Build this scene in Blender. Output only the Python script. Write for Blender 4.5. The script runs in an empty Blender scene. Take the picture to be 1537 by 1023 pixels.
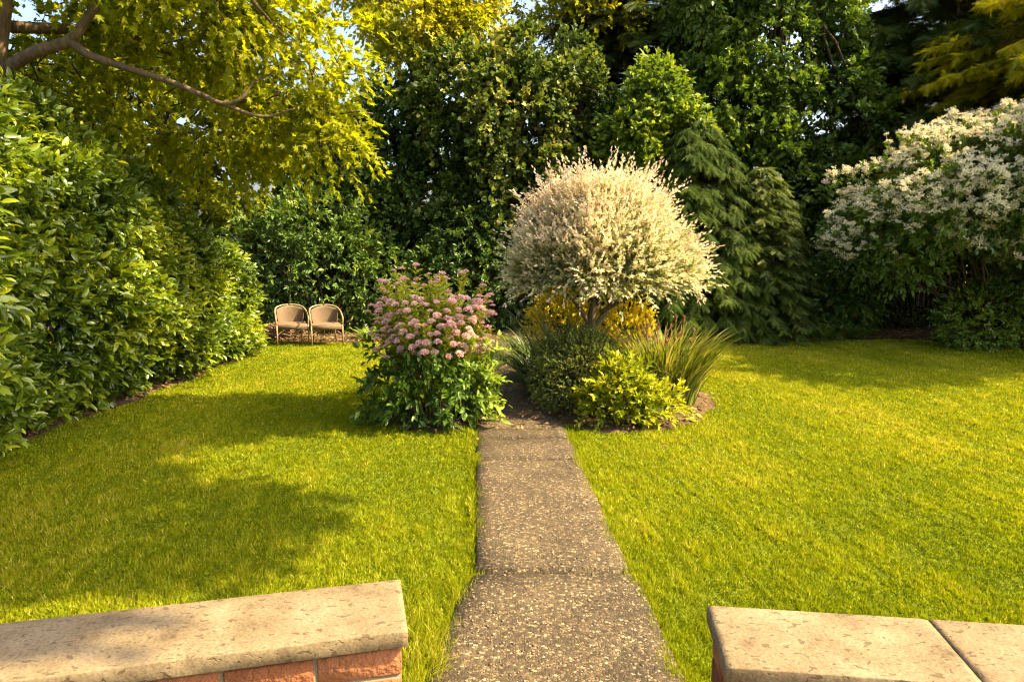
import bpy, math, random
import numpy as np
from mathutils import Vector

R = np.random.default_rng(7)
random.seed(7)
scene = bpy.context.scene
COL = scene.collection
PI = math.pi

# ------------------------------------------------------------------ helpers
def norm(v):
    return v / np.maximum(np.linalg.norm(v, axis=-1, keepdims=True), 1e-9)

def unit(n, rng=R):
    return norm(rng.normal(size=(n, 3)))

_K = np.random.default_rng(3)
_kv = _K.normal(size=(10, 3)); _kp = _K.uniform(0, 6.28, 10)
def noise(p, f=1.0):
    """cheap smooth noise about -1..1"""
    q = p * f
    s = np.zeros(len(p))
    for k in range(10):
        s += np.sin(q @ (_kv[k] * (0.7 + 0.14 * k)) * 2.0 + _kp[k])
    return s / 3.2

def raw_mesh(name, V, loops, starts, tint=None, smooth=False):
    me = bpy.data.meshes.new(name)
    me.vertices.add(len(V)); me.vertices.foreach_set('co', np.asarray(V, np.float32).ravel())
    me.loops.add(len(loops)); me.loops.foreach_set('vertex_index', np.asarray(loops, np.int32))
    me.polygons.add(len(starts)); me.polygons.foreach_set('loop_start', np.asarray(starts, np.int32))
    if smooth:
        me.polygons.foreach_set('use_smooth', np.ones(len(starts), bool))
    if tint is not None:
        a = me.attributes.new('tint', 'FLOAT', 'POINT')
        a.data.foreach_set('value', np.asarray(tint, np.float32))
    me.update(calc_edges=True)
    return me

def faces_flat(faces):
    loops = [i for f in faces for i in f]
    starts, c = [], 0
    for f in faces:
        starts.append(c); c += len(f)
    return np.array(loops), np.array(starts)

def leaf_mesh(name, P, D, U, L, W, tmpl, tint, smooth=False):
    TV, TF = tmpl
    n, k = len(P), len(TV)
    D = norm(D); X = norm(np.cross(D, U)); Z = np.cross(X, D)
    L = np.broadcast_to(L, n)[:, None, None]; W = np.broadcast_to(W, n)[:, None, None]
    V = (P[:, None] + TV[None, :, 0:1] * W * X[:, None] + TV[None, :, 1:2] * L * D[:, None]
         + TV[None, :, 2:3] * L * Z[:, None]).reshape(-1, 3)
    lo, st = faces_flat(TF)
    loops = (lo[None] + (np.arange(n) * k)[:, None]).ravel()
    starts = (st[None] + (np.arange(n) * len(lo))[:, None]).ravel()
    return raw_mesh(name, V, loops, starts, np.repeat(np.broadcast_to(tint, n), k), smooth)

def arr(l): return np.array(l, float)
T_SMALL = (arr([(0,0,0),(.5,.42,.1),(0,1,-.08),(-.5,.42,.1)]), [(0,1,2),(0,2,3)])
T_MID = (arr([(0,0,0),(0,.5,-.02),(0,1,-.16),(.5,.32,.07),(.42,.66,.03),(-.5,.32,.07),(-.42,.66,.03)]),
         [(0,3,1),(3,4,1),(4,2,1),(0,1,5),(5,1,6),(6,1,2)])
T_BIG = (arr([(0,0,0),(0,.3,.0),(0,.65,-.05),(0,1,-.2),
              (.36,.16,.06),(.5,.42,.07),(.36,.76,-.02),(-.36,.16,.06),(-.5,.42,.07),(-.36,.76,-.02)]),
         [(0,4,1),(4,5,2,1),(5,6,2),(6,3,2),(0,1,7),(7,1,2,8),(8,2,9),(9,2,3)])
def _maple():
    tips = [(-100,.55),(-52,.8),(0,1.0),(52,.8),(100,.55)]
    out = [(0,0,0)]
    for i,(a,r) in enumerate(tips):
        t = math.radians(a); out.append((r*.8*math.sin(t), .28 + r*.72*math.cos(t), -.07*r))
        if i < 4:
            m = math.radians((a + tips[i+1][0]) / 2); out.append((.3*math.sin(m), .28+.3*math.cos(m), .03))
    n = len(out)
    return arr(out), [(0, i+1, i) for i in range(1, n-1)]
T_MAPLE = _maple()
T_BLADE = (arr([(-.5,0,0),(.5,0,0),(-.4,.5,.07),(.4,.5,.07),(0,.94,-.16)]), [(0,1,3,2),(2,3,4)])
def _frond(pairs=6):
    v = [(-.03,0,0),(.03,0,0),(-.015,1,-.12),(.015,1,-.12)]; f = [(0,1,3,2)]
    for i in range(pairs):
        t = .06 + .86*i/pairs; w = .5*(1-.72*t) + .04; z = -.12*t*t
        for s in (-1, 1):
            b = len(v)
            v += [(0, t, z), (0, t+.085, z), (s*w, t+.2, z-.05)]
            f.append((b, b+1, b+2) if s < 0 else (b, b+2, b+1))
    return arr(v), f
T_FROND = _frond()
def _strap(seg=6, bend=1.0):
    v, f = [], []
    y = z = 0.
    for i in range(seg+1):
        t = i/seg; w = .5*(1-t**2.5)*(.75+.25*min(1, t*4))
        v += [(-w,y,z+.0),(0,y,z-.012*(1-t)),(w,y,z)]
        a = bend*(t+.5/seg)**1.6; y += math.cos(a)/seg; z -= math.sin(a)/seg
        if i: b = 3*i; f += [(b-3,b-2,b+1,b),(b-2,b-1,b+2,b+1)]
    return arr(v), f
T_ARCH = _strap(7, 1.6)
T_STRAP = _strap()

def sprays(C, D, n_leaf, length, spread=.9, droop=.0, flat=0.0, rng=R, t0=.1, upmix=.6):
    """leaf placement along straight twigs: returns P, D, U, t"""
    N = len(C)
    D = norm(D)
    t = t0 + (1-t0)*rng.random((N, n_leaf))
    t[:, 0] = 1.0
    ln = np.broadcast_to(length, N)[:, None] * (.7 + .6*rng.random((N, 1)))
    P = C[:, None] + D[:, None]*(t*ln)[..., None]
    P[..., 2] -= droop*(t*t)*ln
    side = unit(N*n_leaf, rng).reshape(N, n_leaf, 3)
    side[..., 2] *= (1-flat)
    side = norm(np.cross(np.broadcast_to(D[:, None], side.shape), side))
    if flat:
        side[..., 2] *= (1-flat); side = norm(side)
    sp = spread*(.35 + .65*rng.random((N, n_leaf, 1))); sp[:, 0] *= .2
    LD = D[:, None]*np.cos(sp) + side*np.sin(sp)
    LD[..., 2] -= droop*t*.6
    U = rng.normal(size=LD.shape)*.5 + D[:, None]*.4
    U[..., 2] += upmix
    return P.reshape(-1, 3), norm(LD).reshape(-1, 3), U.reshape(-1, 3), t.reshape(-1)

def shell(lobes, n, rmin=.6, up=.25, jit=.45, gap=-9, gapf=.8, rough=.16, rng=R):
    """twig bases over a union of ellipsoid lobes: returns C, D"""
    lob = np.array(lobes, float)
    w = (lob[:, 3]*lob[:, 4]*lob[:, 5])**(2/3); w /= w.sum()
    k = rng.choice(len(lob), n, p=w)
    u = unit(n, rng)
    r = rmin + (1-rmin)*rng.random(n)**.6
    c0 = lob[k, :3]; rad = lob[k, 3:]
    c = c0 + u*rad
    r *= 1 + rough*noise(c, .55) + rough*.7*noise(c, 1.7)
    c = c0 + u*rad*r[:, None]
    keep = np.ones(n, bool)
    for j in range(len(lob)):
        q = np.linalg.norm((c-lob[j, :3])/lob[j, 3:], axis=1)
        keep &= ~((q < .5) & (k != j))
    keep &= noise(c, gapf) > gap
    keep &= c[:, 2] > .03
    d = norm(u/rad) + rng.normal(size=(n, 3))*jit
    d[:, 2] += up
    return c[keep], norm(d[keep])

def tubes(name, polys, sides=7, seam=None):
    """polys: list of (points, radii) -> one mesh"""
    VV, loops, starts, tint = [], [], [], []
    base = 0
    for pts, rad in polys:
        pts = np.array(pts, float); n = len(pts)
        rad = np.broadcast_to(np.array(rad, float), n)
        T = norm(np.gradient(pts, axis=0))
        up = np.array([0, 0, 1.]) if abs(T[0, 2]) < .9 else np.array([1., 0, 0])
        X = norm(np.cross(T, up)); Y = np.cross(T, X)
        a = np.linspace(0, 2*PI, sides, endpoint=False)
        ring = pts[:, None] + rad[:, None, None]*(np.cos(a)[None, :, None]*X[:, None] + np.sin(a)[None, :, None]*Y[:, None])
        VV.append(ring.reshape(-1, 3))
        for i in range(n-1):
            for j in range(sides):
                q = base + i*sides + j; q2 = base + i*sides + (j+1) % sides
                starts.append(len(loops)); loops += [q, q2, q2+sides, q+sides]
        starts.append(len(loops)); loops += [base+j for j in range(sides)][::-1]
        starts.append(len(loops)); loops += [base+(n-1)*sides+j for j in range(sides)]
        tint.append(np.full(n*sides, random.random()))
        base += n*sides
    return raw_mesh(name, np.concatenate(VV), loops, starts, np.concatenate(tint), True)

def curve(p0, p1, n=7, bow=(0, 0, 0), wob=.0):
    p0, p1, bow = np.array(p0, float), np.array(p1, float), np.array(bow, float)
    t = np.linspace(0, 1, n)[:, None]
    p = p0*(1-t) + p1*t + bow*4*t*(1-t)
    if wob: p[1:-1] += R.normal(size=(n-2, 3))*wob
    return p

def catmull(pts, per=6):
    p = np.array(pts, float); p = np.vstack([2*p[0]-p[1], p, 2*p[-1]-p[-2]])
    out = []
    for i in range(1, len(p)-2):
        for t in np.linspace(0, 1, per, endpoint=False):
            a, b, c, d = p[i-1:i+3]
            out.append(.5*(2*b + (c-a)*t + (2*a-5*b+4*c-d)*t*t + (3*b-a-3*c+d)*t**3))
    out.append(p[-2])
    return np.array(out)

def link(name, me, mat, parent=None, loc=None):
    o = bpy.data.objects.new(name, me); COL.objects.link(o)
    if mat is not None and not me.materials:
        for m in (mat if isinstance(mat, (list, tuple)) else [mat]): me.materials.append(m)
    if parent is not None: o.parent = parent
    if loc is not None: o.location = loc
    return o

def thing(name, label, cat, loc=(0, 0, 0), rz=0, group=None):
    o = bpy.data.objects.new(name, None); COL.objects.link(o)
    o.empty_display_size = .2
    o.location = loc; o.rotation_euler = (0, 0, rz)
    o['label'] = label; o['category'] = cat
    if group: o['group'] = group
    return o

def struct(name, me, mat, kind='structure'):
    o = link(name, me, mat); o['kind'] = kind
    return o

def off(a, loc): return a - np.array(loc)

class MB:
    """plain polygon collector"""
    def __init__(s): s.v, s.f, s.t = [], [], []
    def add(s, V, F, t=0.):
        b = len(s.v); s.v += [tuple(x) for x in V]; s.f += [[i+b for i in f] for f in F]; s.t += [t]*len(V)
    def box(s, c, ux, uy, uz, hx, hy, hz, t=0., bev=0.):
        """bevelled box: centre, unit axes, half sizes"""
        c = np.array(c, float); A = [np.array(ux, float), np.array(uy, float), np.array(uz, float)]; h = [hx, hy, hz]
        if not bev:
            V = [c + A[0]*sx*hx + A[1]*sy*hy + A[2]*sz*hz for sx in (-1,1) for sy in (-1,1) for sz in (-1,1)]
            s.add(V, [(0,1,3,2),(4,6,7,5),(0,4,5,1),(2,3,7,6),(0,2,6,4),(1,5,7,3)], t); return
        V, idx = [], {}
        for sx in (-1,1):
            for sy in (-1,1):
                for sz in (-1,1):
                    for ax in range(3):
                        k = [sx*hx, sy*hy, sz*hz]; sg = (sx, sy, sz)
                        for j in range(3):
                            if j != ax: k[j] -= sg[j]*bev
                        idx[(sx,sy,sz,ax)] = len(V); V.append(c + A[0]*k[0]+A[1]*k[1]+A[2]*k[2])
        F = []
        for ax in range(3):
            o1, o2 = (ax+1) % 3, (ax+2) % 3
            for sg in (-1,1):
                q = []
                for a, b in ((-1,-1),(1,-1),(1,1),(-1,1)):
                    k = [0,0,0]; k[ax]=sg; k[o1]=a; k[o2]=b; q.append(idx[(*k, ax)])
                F.append(q if sg > 0 else q[::-1])
        for ax in range(3):
            o1, o2 = (ax+1) % 3, (ax+2) % 3
            for a in (-1,1):
                for b in (-1,1):
                    k0=[0,0,0]; k0[o1]=a; k0[o2]=b; k1=list(k0); k0[ax]=-1; k1[ax]=1
                    q = [idx[(*k0,o1)], idx[(*k1,o1)], idx[(*k1,o2)], idx[(*k0,o2)]]
                    F.append(q if a*b < 0 else q[::-1])
        for sx in (-1,1):
            for sy in (-1,1):
                for sz in (-1,1):
                    q = [idx[(sx,sy,sz,a)] for a in range(3)]
                    F.append(q if sx*sy*sz > 0 else q[::-1])
        s.add(V, F, t)
    def mesh(s, name, smooth=False):
        lo, st = faces_flat(s.f)
        return raw_mesh(name, np.array(s.v), lo, st, np.array(s.t), smooth)

# ------------------------------------------------------------------ materials
def new_mat(name):
    m = bpy.data.materials.new(name); m.use_nodes = True
    nt = m.node_tree; nt.nodes.clear()
    return m, nt, nt.nodes, nt.links
def ramp(nodes, stops):
    r = nodes.new('ShaderNodeValToRGB'); e = r.color_ramp.elements
    while len(e) < len(stops): e.new(.5)
    for el, (p, c) in zip(e, stops): el.position = p; el.color = (*c, 1)
    return r

def leaf_mat(name, cols, rough=.45, spec=.35, transl=.35, tcol=(1.35, 1.25, .55), var=.25):
    m, nt, N, Lk = new_mat(name)
    at = N.new('ShaderNodeAttribute'); at.attribute_name = 'tint'
    r = ramp(N, [(i/(len(cols)-1), c) for i, c in enumerate(cols)])
    Lk.new(at.outputs['Fac'], r.inputs[0])
    pb = N.new('ShaderNodeBsdfPrincipled'); pb.inputs['Roughness'].default_value = rough
    pb.inputs['Specular IOR Level'].default_value = spec
    tr = N.new('ShaderNodeBsdfTranslucent')
    mul = N.new('ShaderNodeMix'); mul.data_type = 'RGBA'; mul.blend_type = 'MULTIPLY'
    mul.inputs[0].default_value = 1.0; mul.inputs[7].default_value = (*tcol, 1)
    Lk.new(r.outputs[0], pb.inputs['Base Color']); Lk.new(r.outputs[0], mul.inputs[6])
    Lk.new(mul.outputs[2], tr.inputs[0])
    mx = N.new('ShaderNodeMixShader'); mx.inputs[0].default_value = transl
    Lk.new(pb.outputs[0], mx.inputs[1]); Lk.new(tr.outputs[0], mx.inputs[2])
    out = N.new('ShaderNodeOutputMaterial'); Lk.new(mx.outputs[0], out.inputs[0])
    return m

def solid_mat(name, cols, scale=8, rough=.8, bump=.3, spec=.3, tint_amt=0., detail=6, stretch=(1, 1, 1), bscale=3.0):
    m, nt, N, Lk = new_mat(name)
    tc = N.new('ShaderNodeTexCoord'); mp = N.new('ShaderNodeMapping'); mp.inputs['Scale'].default_value = stretch
    Lk.new(tc.outputs['Object'], mp.inputs[0])
    nz = N.new('ShaderNodeTexNoise'); nz.inputs['Scale'].default_value = scale; nz.inputs['Detail'].default_value = detail
    nz.inputs['Roughness'].default_value = .65
    Lk.new(mp.outputs[0], nz.inputs['Vector'])
    fac = nz.outputs['Fac']
    if tint_amt:
        at = N.new('ShaderNodeAttribute'); at.attribute_name = 'tint'
        ma = N.new('ShaderNodeMath'); ma.operation = 'MULTIPLY_ADD'; ma.inputs[1].default_value = tint_amt
        sb = N.new('ShaderNodeMath'); sb.operation = 'SUBTRACT'; sb.inputs[1].default_value = tint_amt/2
        Lk.new(nz.outputs['Fac'], sb.inputs[0]); Lk.new(at.outputs['Fac'], ma.inputs[0]); Lk.new(sb.outputs[0], ma.inputs[2]); fac = ma.outputs[0]
    r = ramp(N, [(.25 + .5*i/(len(cols)-1), c) for i, c in enumerate(cols)])
    Lk.new(fac, r.inputs[0])
    pb = N.new('ShaderNodeBsdfPrincipled'); pb.inputs['Roughness'].default_value = rough
    pb.inputs['Specular IOR Level'].default_value = spec
    Lk.new(r.outputs[0], pb.inputs['Base Color'])
    if bump:
        n2 = N.new('ShaderNodeTexNoise'); n2.inputs['Scale'].default_value = scale*bscale; n2.inputs['Detail'].default_value = 5
        Lk.new(mp.outputs[0], n2.inputs['Vector'])
        bp = N.new('ShaderNodeBump'); bp.inputs['Strength'].default_value = bump; bp.inputs['Distance'].default_value = .02
        Lk.new(n2.outputs['Fac'], bp.inputs['Height']); Lk.new(bp.outputs[0], pb.inputs['Normal'])
    out = N.new('ShaderNodeOutputMaterial'); Lk.new(pb.outputs[0], out.inputs[0])
    return m

M_bark = solid_mat('bark', [(.05,.035,.02),(.13,.09,.05),(.22,.16,.09)], 9, .9, .8, stretch=(1, 1, .25))
M_barkdark = solid_mat('bark_dark', [(.03,.022,.014),(.07,.05,.03),(.11,.08,.05)], 9, .9, .8, stretch=(1, 1, .25))
M_stem = solid_mat('stem', [(.07,.08,.02),(.12,.11,.04)], 20, .7, .1)
M_soil = solid_mat('soil', [(.035,.022,.012),(.085,.055,.028),(.17,.11,.055)], 7, .95, 1.0, spec=.1, bscale=5)
M_litter = leaf_mat('dry_leaf', [(.10,.06,.03),(.2,.12,.05),(.32,.21,.1)], .8, .1, .1)

def lawn_ground_mat():
    m, nt, N, Lk = new_mat('lawn_ground')
    tc = N.new('ShaderNodeTexCoord')
    a = N.new('ShaderNodeTexNoise'); a.inputs['Scale'].default_value = .9; a.inputs['Detail'].default_value = 4
    b = N.new('ShaderNodeTexNoise'); b.inputs['Scale'].default_value = 60; b.inputs['Detail'].default_value = 6
    Lk.new(tc.outputs['Object'], a.inputs['Vector']); Lk.new(tc.outputs['Object'], b.inputs['Vector'])
    mx = N.new('ShaderNodeMath'); mx.operation = 'MULTIPLY_ADD'; mx.inputs[1].default_value = .6
    h = N.new('ShaderNodeMath'); h.operation = 'MULTIPLY'; h.inputs[1].default_value = .4
    Lk.new(a.outputs['Fac'], h.inputs[0]); Lk.new(b.outputs['Fac'], mx.inputs[0]); Lk.new(h.outputs[0], mx.inputs[2])
    r = ramp(N, [(.3,(.06,.08,.005)),(.5,(.12,.145,.007)),(.68,(.19,.19,.012))])
    Lk.new(mx.outputs[0], r.inputs[0])
    pb = N.new('ShaderNodeBsdfPrincipled'); pb.inputs['Roughness'].default_value = .95; pb.inputs['Specular IOR Level'].default_value = .1
    Lk.new(r.outputs[0], pb.inputs['Base Color'])
    bp = N.new('ShaderNodeBump'); bp.inputs['Strength'].default_value = .6; bp.inputs['Distance'].default_value = .02
    Lk.new(b.outputs['Fac'], bp.inputs['Height']); Lk.new(bp.outputs[0], pb.inputs['Normal'])
    out = N.new('ShaderNodeOutputMaterial'); Lk.new(pb.outputs[0], out.inputs[0])
    return m

def aggregate_mat():
    """exposed-aggregate concrete: small pebbles of mixed colours in a grey-brown matrix"""
    m, nt, N, Lk = new_mat('aggregate')
    tc = N.new('ShaderNodeTexCoord')
    wob = N.new('ShaderNodeTexNoise'); wob.inputs['Scale'].default_value = 60
    Lk.new(tc.outputs['Object'], wob.inputs['Vector'])
    ad = N.new('ShaderNodeMix'); ad.data_type = 'RGBA'; ad.blend_type = 'LINEAR_LIGHT'; ad.inputs[0].default_value = .006
    Lk.new(tc.outputs['Object'], ad.inputs[6]); Lk.new(wob.outputs['Color'], ad.inputs[7])
    cols = None; hts = None
    def vor(scale, feature):
        v = N.new('ShaderNodeTexVoronoi'); v.inputs['Scale'].default_value = scale; v.feature = feature
        v.inputs['Randomness'].default_value = 1.0
        Lk.new(ad.outputs[2], v.inputs['Vector']); return v
    v1 = vor(64, 'F1'); e1 = vor(64, 'DISTANCE_TO_EDGE')
    sep = N.new('ShaderNodeSeparateColor'); Lk.new(v1.outputs['Color'], sep.inputs[0])
    peb = ramp(N, [(0,(.035,.026,.016)),(.35,(.07,.052,.03)),(.65,(.11,.08,.045)),(.85,(.16,.115,.062)),(.98,(.33,.25,.15))])
    Lk.new(sep.outputs[0], peb.inputs[0])
    big = N.new('ShaderNodeTexNoise'); big.inputs['Scale'].default_value = 2.2; big.inputs['Detail'].default_value = 7
    Lk.new(tc.outputs['Object'], big.inputs['Vector'])
    mat_ = ramp(N, [(.3,(.055,.04,.024)),(.7,(.105,.077,.044))]); Lk.new(big.outputs['Fac'], mat_.inputs[0])
    edge = ramp(N, [(.03,(0,0,0)),(.12,(1,1,1))]); Lk.new(e1.outputs['Distance'], edge.inputs[0])
    mx = N.new('ShaderNodeMix'); mx.data_type = 'RGBA'
    Lk.new(edge.outputs[0], mx.inputs[0]); Lk.new(mat_.outputs[0], mx.inputs[6]); Lk.new(peb.outputs[0], mx.inputs[7])
    st = N.new('ShaderNodeMix'); st.data_type = 'RGBA'; st.blend_type = 'MULTIPLY'; st.inputs[0].default_value = .7
    sr = ramp(N, [(.3,(.55,.52,.45)),(.65,(1.15,1.1,1.0))]); Lk.new(big.outputs['Fac'], sr.inputs[0])
    Lk.new(mx.outputs[2], st.inputs[6]); Lk.new(sr.outputs[0], st.inputs[7])
    at = N.new('ShaderNodeAttribute'); at.attribute_name = 'tint'
    ar = ramp(N, [(0,(.88,.89,.9)),(1,(1.14,1.14,1.14))]); Lk.new(at.outputs['Fac'], ar.inputs[0])
    s2 = N.new('ShaderNodeMix'); s2.data_type = 'RGBA'; s2.blend_type = 'MULTIPLY'; s2.inputs[0].default_value = 1; Lk.new(st.outputs[2], s2.inputs[6]); Lk.new(ar.outputs[0], s2.inputs[7])
    mo = N.new('ShaderNodeTexNoise'); mo.inputs['Scale'].default_value = 3.7; mo.inputs['Detail'].default_value = 9; mo.inputs['Roughness'].default_value = .7; Lk.new(tc.outputs['Object'], mo.inputs['Vector'])
    mr = ramp(N, [(.58,(0,0,0)),(.74,(.7,.7,.7))]); Lk.new(mo.outputs['Fac'], mr.inputs[0])
    s3 = N.new('ShaderNodeMix'); s3.data_type = 'RGBA'; s3.inputs[7].default_value = (.045,.048,.016,1); Lk.new(mr.outputs[0], s3.inputs[0]); Lk.new(s2.outputs[2], s3.inputs[6]); st = s3
    pb = N.new('ShaderNodeBsdfPrincipled'); pb.inputs['Roughness'].default_value = .7; pb.inputs['Specular IOR Level'].default_value = .3
    Lk.new(st.outputs[2], pb.inputs['Base Color'])
    bp = N.new('ShaderNodeBump'); bp.inputs['Strength'].default_value = .9; bp.inputs['Distance'].default_value = .006
    Lk.new(edge.outputs[0], bp.inputs['Height']); Lk.new(bp.outputs[0], pb.inputs['Normal'])
    out = N.new('ShaderNodeOutputMaterial'); Lk.new(pb.outputs[0], out.inputs[0])
    return m

def coping_mat():
    m, nt, N, Lk = new_mat('sandstone_coping')
    tc = N.new('ShaderNodeTexCoord')
    n1 = N.new('ShaderNodeTexNoise'); n1.inputs['Scale'].default_value = 7; n1.inputs['Detail'].default_value = 8; n1.inputs['Roughness'].default_value = .68
    Lk.new(tc.outputs['Object'], n1.inputs['Vector'])
    base = ramp(N, [(.28,(.085,.06,.033)),(.42,(.155,.115,.066)),(.57,(.195,.15,.089)),(.75,(.25,.20,.128))]); Lk.new(n1.outputs['Fac'], base.inputs[0])
    n2 = N.new('ShaderNodeTexNoise'); n2.inputs['Scale'].default_value = 120; n2.inputs['Detail'].default_value = 4; Lk.new(tc.outputs['Object'], n2.inputs['Vector'])
    mp = N.new('ShaderNodeMapping'); mp.inputs['Scale'].default_value = (1.0, 1.7, 1.7); mp.inputs['Rotation'].default_value = (0, 0, .25); Lk.new(tc.outputs['Object'], mp.inputs[0])
    n3 = N.new('ShaderNodeTexNoise'); n3.inputs['Scale'].default_value = 36; n3.inputs['Detail'].default_value = 2.5; n3.inputs['Distortion'].default_value = .4; Lk.new(mp.outputs[0], n3.inputs['Vector'])
    gr = N.new('ShaderNodeMix'); gr.data_type = 'RGBA'; gr.blend_type = 'MULTIPLY'; gr.inputs[0].default_value = .8
    gv = ramp(N, [(.3,(.62,.6,.56)),(.62,(1.12,1.1,1.06))]); Lk.new(n2.outputs['Fac'], gv.inputs[0]); Lk.new(base.outputs[0], gr.inputs[6]); Lk.new(gv.outputs[0], gr.inputs[7])
    pit = ramp(N, [(.61,(0,0,0)),(.66,(1,1,1))]); Lk.new(n3.outputs['Fac'], pit.inputs[0])
    mx = N.new('ShaderNodeMix'); mx.data_type = 'RGBA'; mx.inputs[7].default_value = (.075,.05,.028,1)
    hf = N.new('ShaderNodeMath'); hf.operation = 'MULTIPLY'; hf.inputs[1].default_value = .72; Lk.new(pit.outputs[0], hf.inputs[0])
    Lk.new(hf.outputs[0], mx.inputs[0]); Lk.new(gr.outputs[2], mx.inputs[6])
    pb = N.new('ShaderNodeBsdfPrincipled'); pb.inputs['Roughness'].default_value = .85; pb.inputs['Specular IOR Level'].default_value = .2
    Lk.new(mx.outputs[2], pb.inputs['Base Color'])
    hh = N.new('ShaderNodeMath'); hh.operation = 'MULTIPLY_ADD'; hh.inputs[1].default_value = -.7
    h2 = N.new('ShaderNodeMath'); h2.operation = 'MULTIPLY_ADD'; h2.inputs[1].default_value = .3; Lk.new(n2.outputs['Fac'], h2.inputs[0]); Lk.new(n1.outputs['Fac'], h2.inputs[2])
    Lk.new(pit.outputs[0], hh.inputs[0]); Lk.new(h2.outputs[0], hh.inputs[2])
    bp = N.new('ShaderNodeBump'); bp.inputs['Strength'].default_value = .38; bp.inputs['Distance'].default_value = .010
    Lk.new(hh.outputs[0], bp.inputs['Height']); Lk.new(bp.outputs[0], pb.inputs['Normal'])
    out = N.new('ShaderNodeOutputMaterial'); Lk.new(pb.outputs[0], out.inputs[0])
    return m

# ------------------------------------------------------------------ camera, light, sky
cam = bpy.data.cameras.new('camera'); cam.sensor_width = 36; cam.lens = 36*1024/1537
cam.clip_start = .05; cam.clip_end = 500
co = bpy.data.objects.new('camera', cam); COL.objects.link(co)
co.location = (0, 0, 2.0); co.rotation_euler = (math.radians(90-8.39), 0, 0)
scene.camera = co
EL, AZ = math.radians(46), math.radians(97)          # azimuth clockwise from +Y
S = Vector((math.cos(EL)*math.sin(AZ), math.cos(EL)*math.cos(AZ), math.sin(EL)))
sl = bpy.data.lights.new('sun', 'SUN'); sl.energy = 5.0; sl.angle = math.radians(.53); sl.color = (1, .79, .43)
so = bpy.data.objects.new('sun', sl); COL.objects.link(so); so.rotation_euler = (-S).to_track_quat('-Z', 'Y').to_euler()
so.location = (20, 5, 20)
w = bpy.data.worlds.new('World'); scene.world = w; w.use_nodes = True
wn = w.node_tree; wn.nodes.clear()
sky = wn.nodes.new('ShaderNodeTexSky'); sky.sky_type = 'NISHITA'; sky.sun_disc = False
sky.sun_elevation = EL; sky.sun_rotation = AZ; sky.air_density = 1.0; sky.dust_density = 6.0; sky.ozone_density = .6
bg = wn.nodes.new('ShaderNodeBackground'); bg.inputs[1].default_value = .13
wo = wn.nodes.new('ShaderNodeOutputWorld')
wn.links.new(sky.outputs[0], bg.inputs[0]); wn.links.new(bg.outputs[0], wo.inputs[0])
scene.view_settings.view_transform = 'Standard'; scene.view_settings.look = 'None'
scene.view_settings.gamma = 1; scene.view_settings.exposure = 1.9
scene.cycles.max_bounces = 8; scene.cycles.transmission_bounces = 4; scene.cycles.diffuse_bounces = 4
scene.cycles.use_denoising = True; scene.cycles.filter_width = 1.15

# ------------------------------------------------------------------ ground, path, beds
def pathx(y, side):        # edges of the concrete path, which runs slightly to the left
    c = .435 - .048*y
    if side < 0: return c - .465 - (min(.05 + .17*(3.86-y), .32) if y < 3.86 else 0)
    return c + .465 + (.03 if y < 3.86 else 0)

def ground_sheet():
    n = 90
    xs = np.concatenate([[-120,-40,-20], np.linspace(-13, 13, n), [20,40,120]])
    ys = np.concatenate([[-60,-20,-6], np.linspace(-1, 20, n), [30,60,200]])
    X, Y = np.meshgrid(xs, ys); P = np.stack([X, Y, X*0], -1).reshape(-1, 3)
    P[:, 2] = .005*noise(P, .25) - .022
    near = np.abs(P[:, 0]-(.435-.048*P[:, 1])) < .8
    P[near, 2] = -.02
    P[np.abs(P[:, 0]-(.435-.048*P[:, 1])) < .22, 2] = -.09
    m = len(xs); q = np.arange(len(P)).reshape(len(ys), m)
    F = np.stack([q[:-1,:-1], q[:-1,1:], q[1:,1:], q[1:,:-1]], -1).reshape(-1, 4)
    return raw_mesh('lawn', P, F.ravel(), np.arange(len(F))*4, None, True)
struct('lawn', ground_sheet(), lawn_ground_mat())

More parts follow.
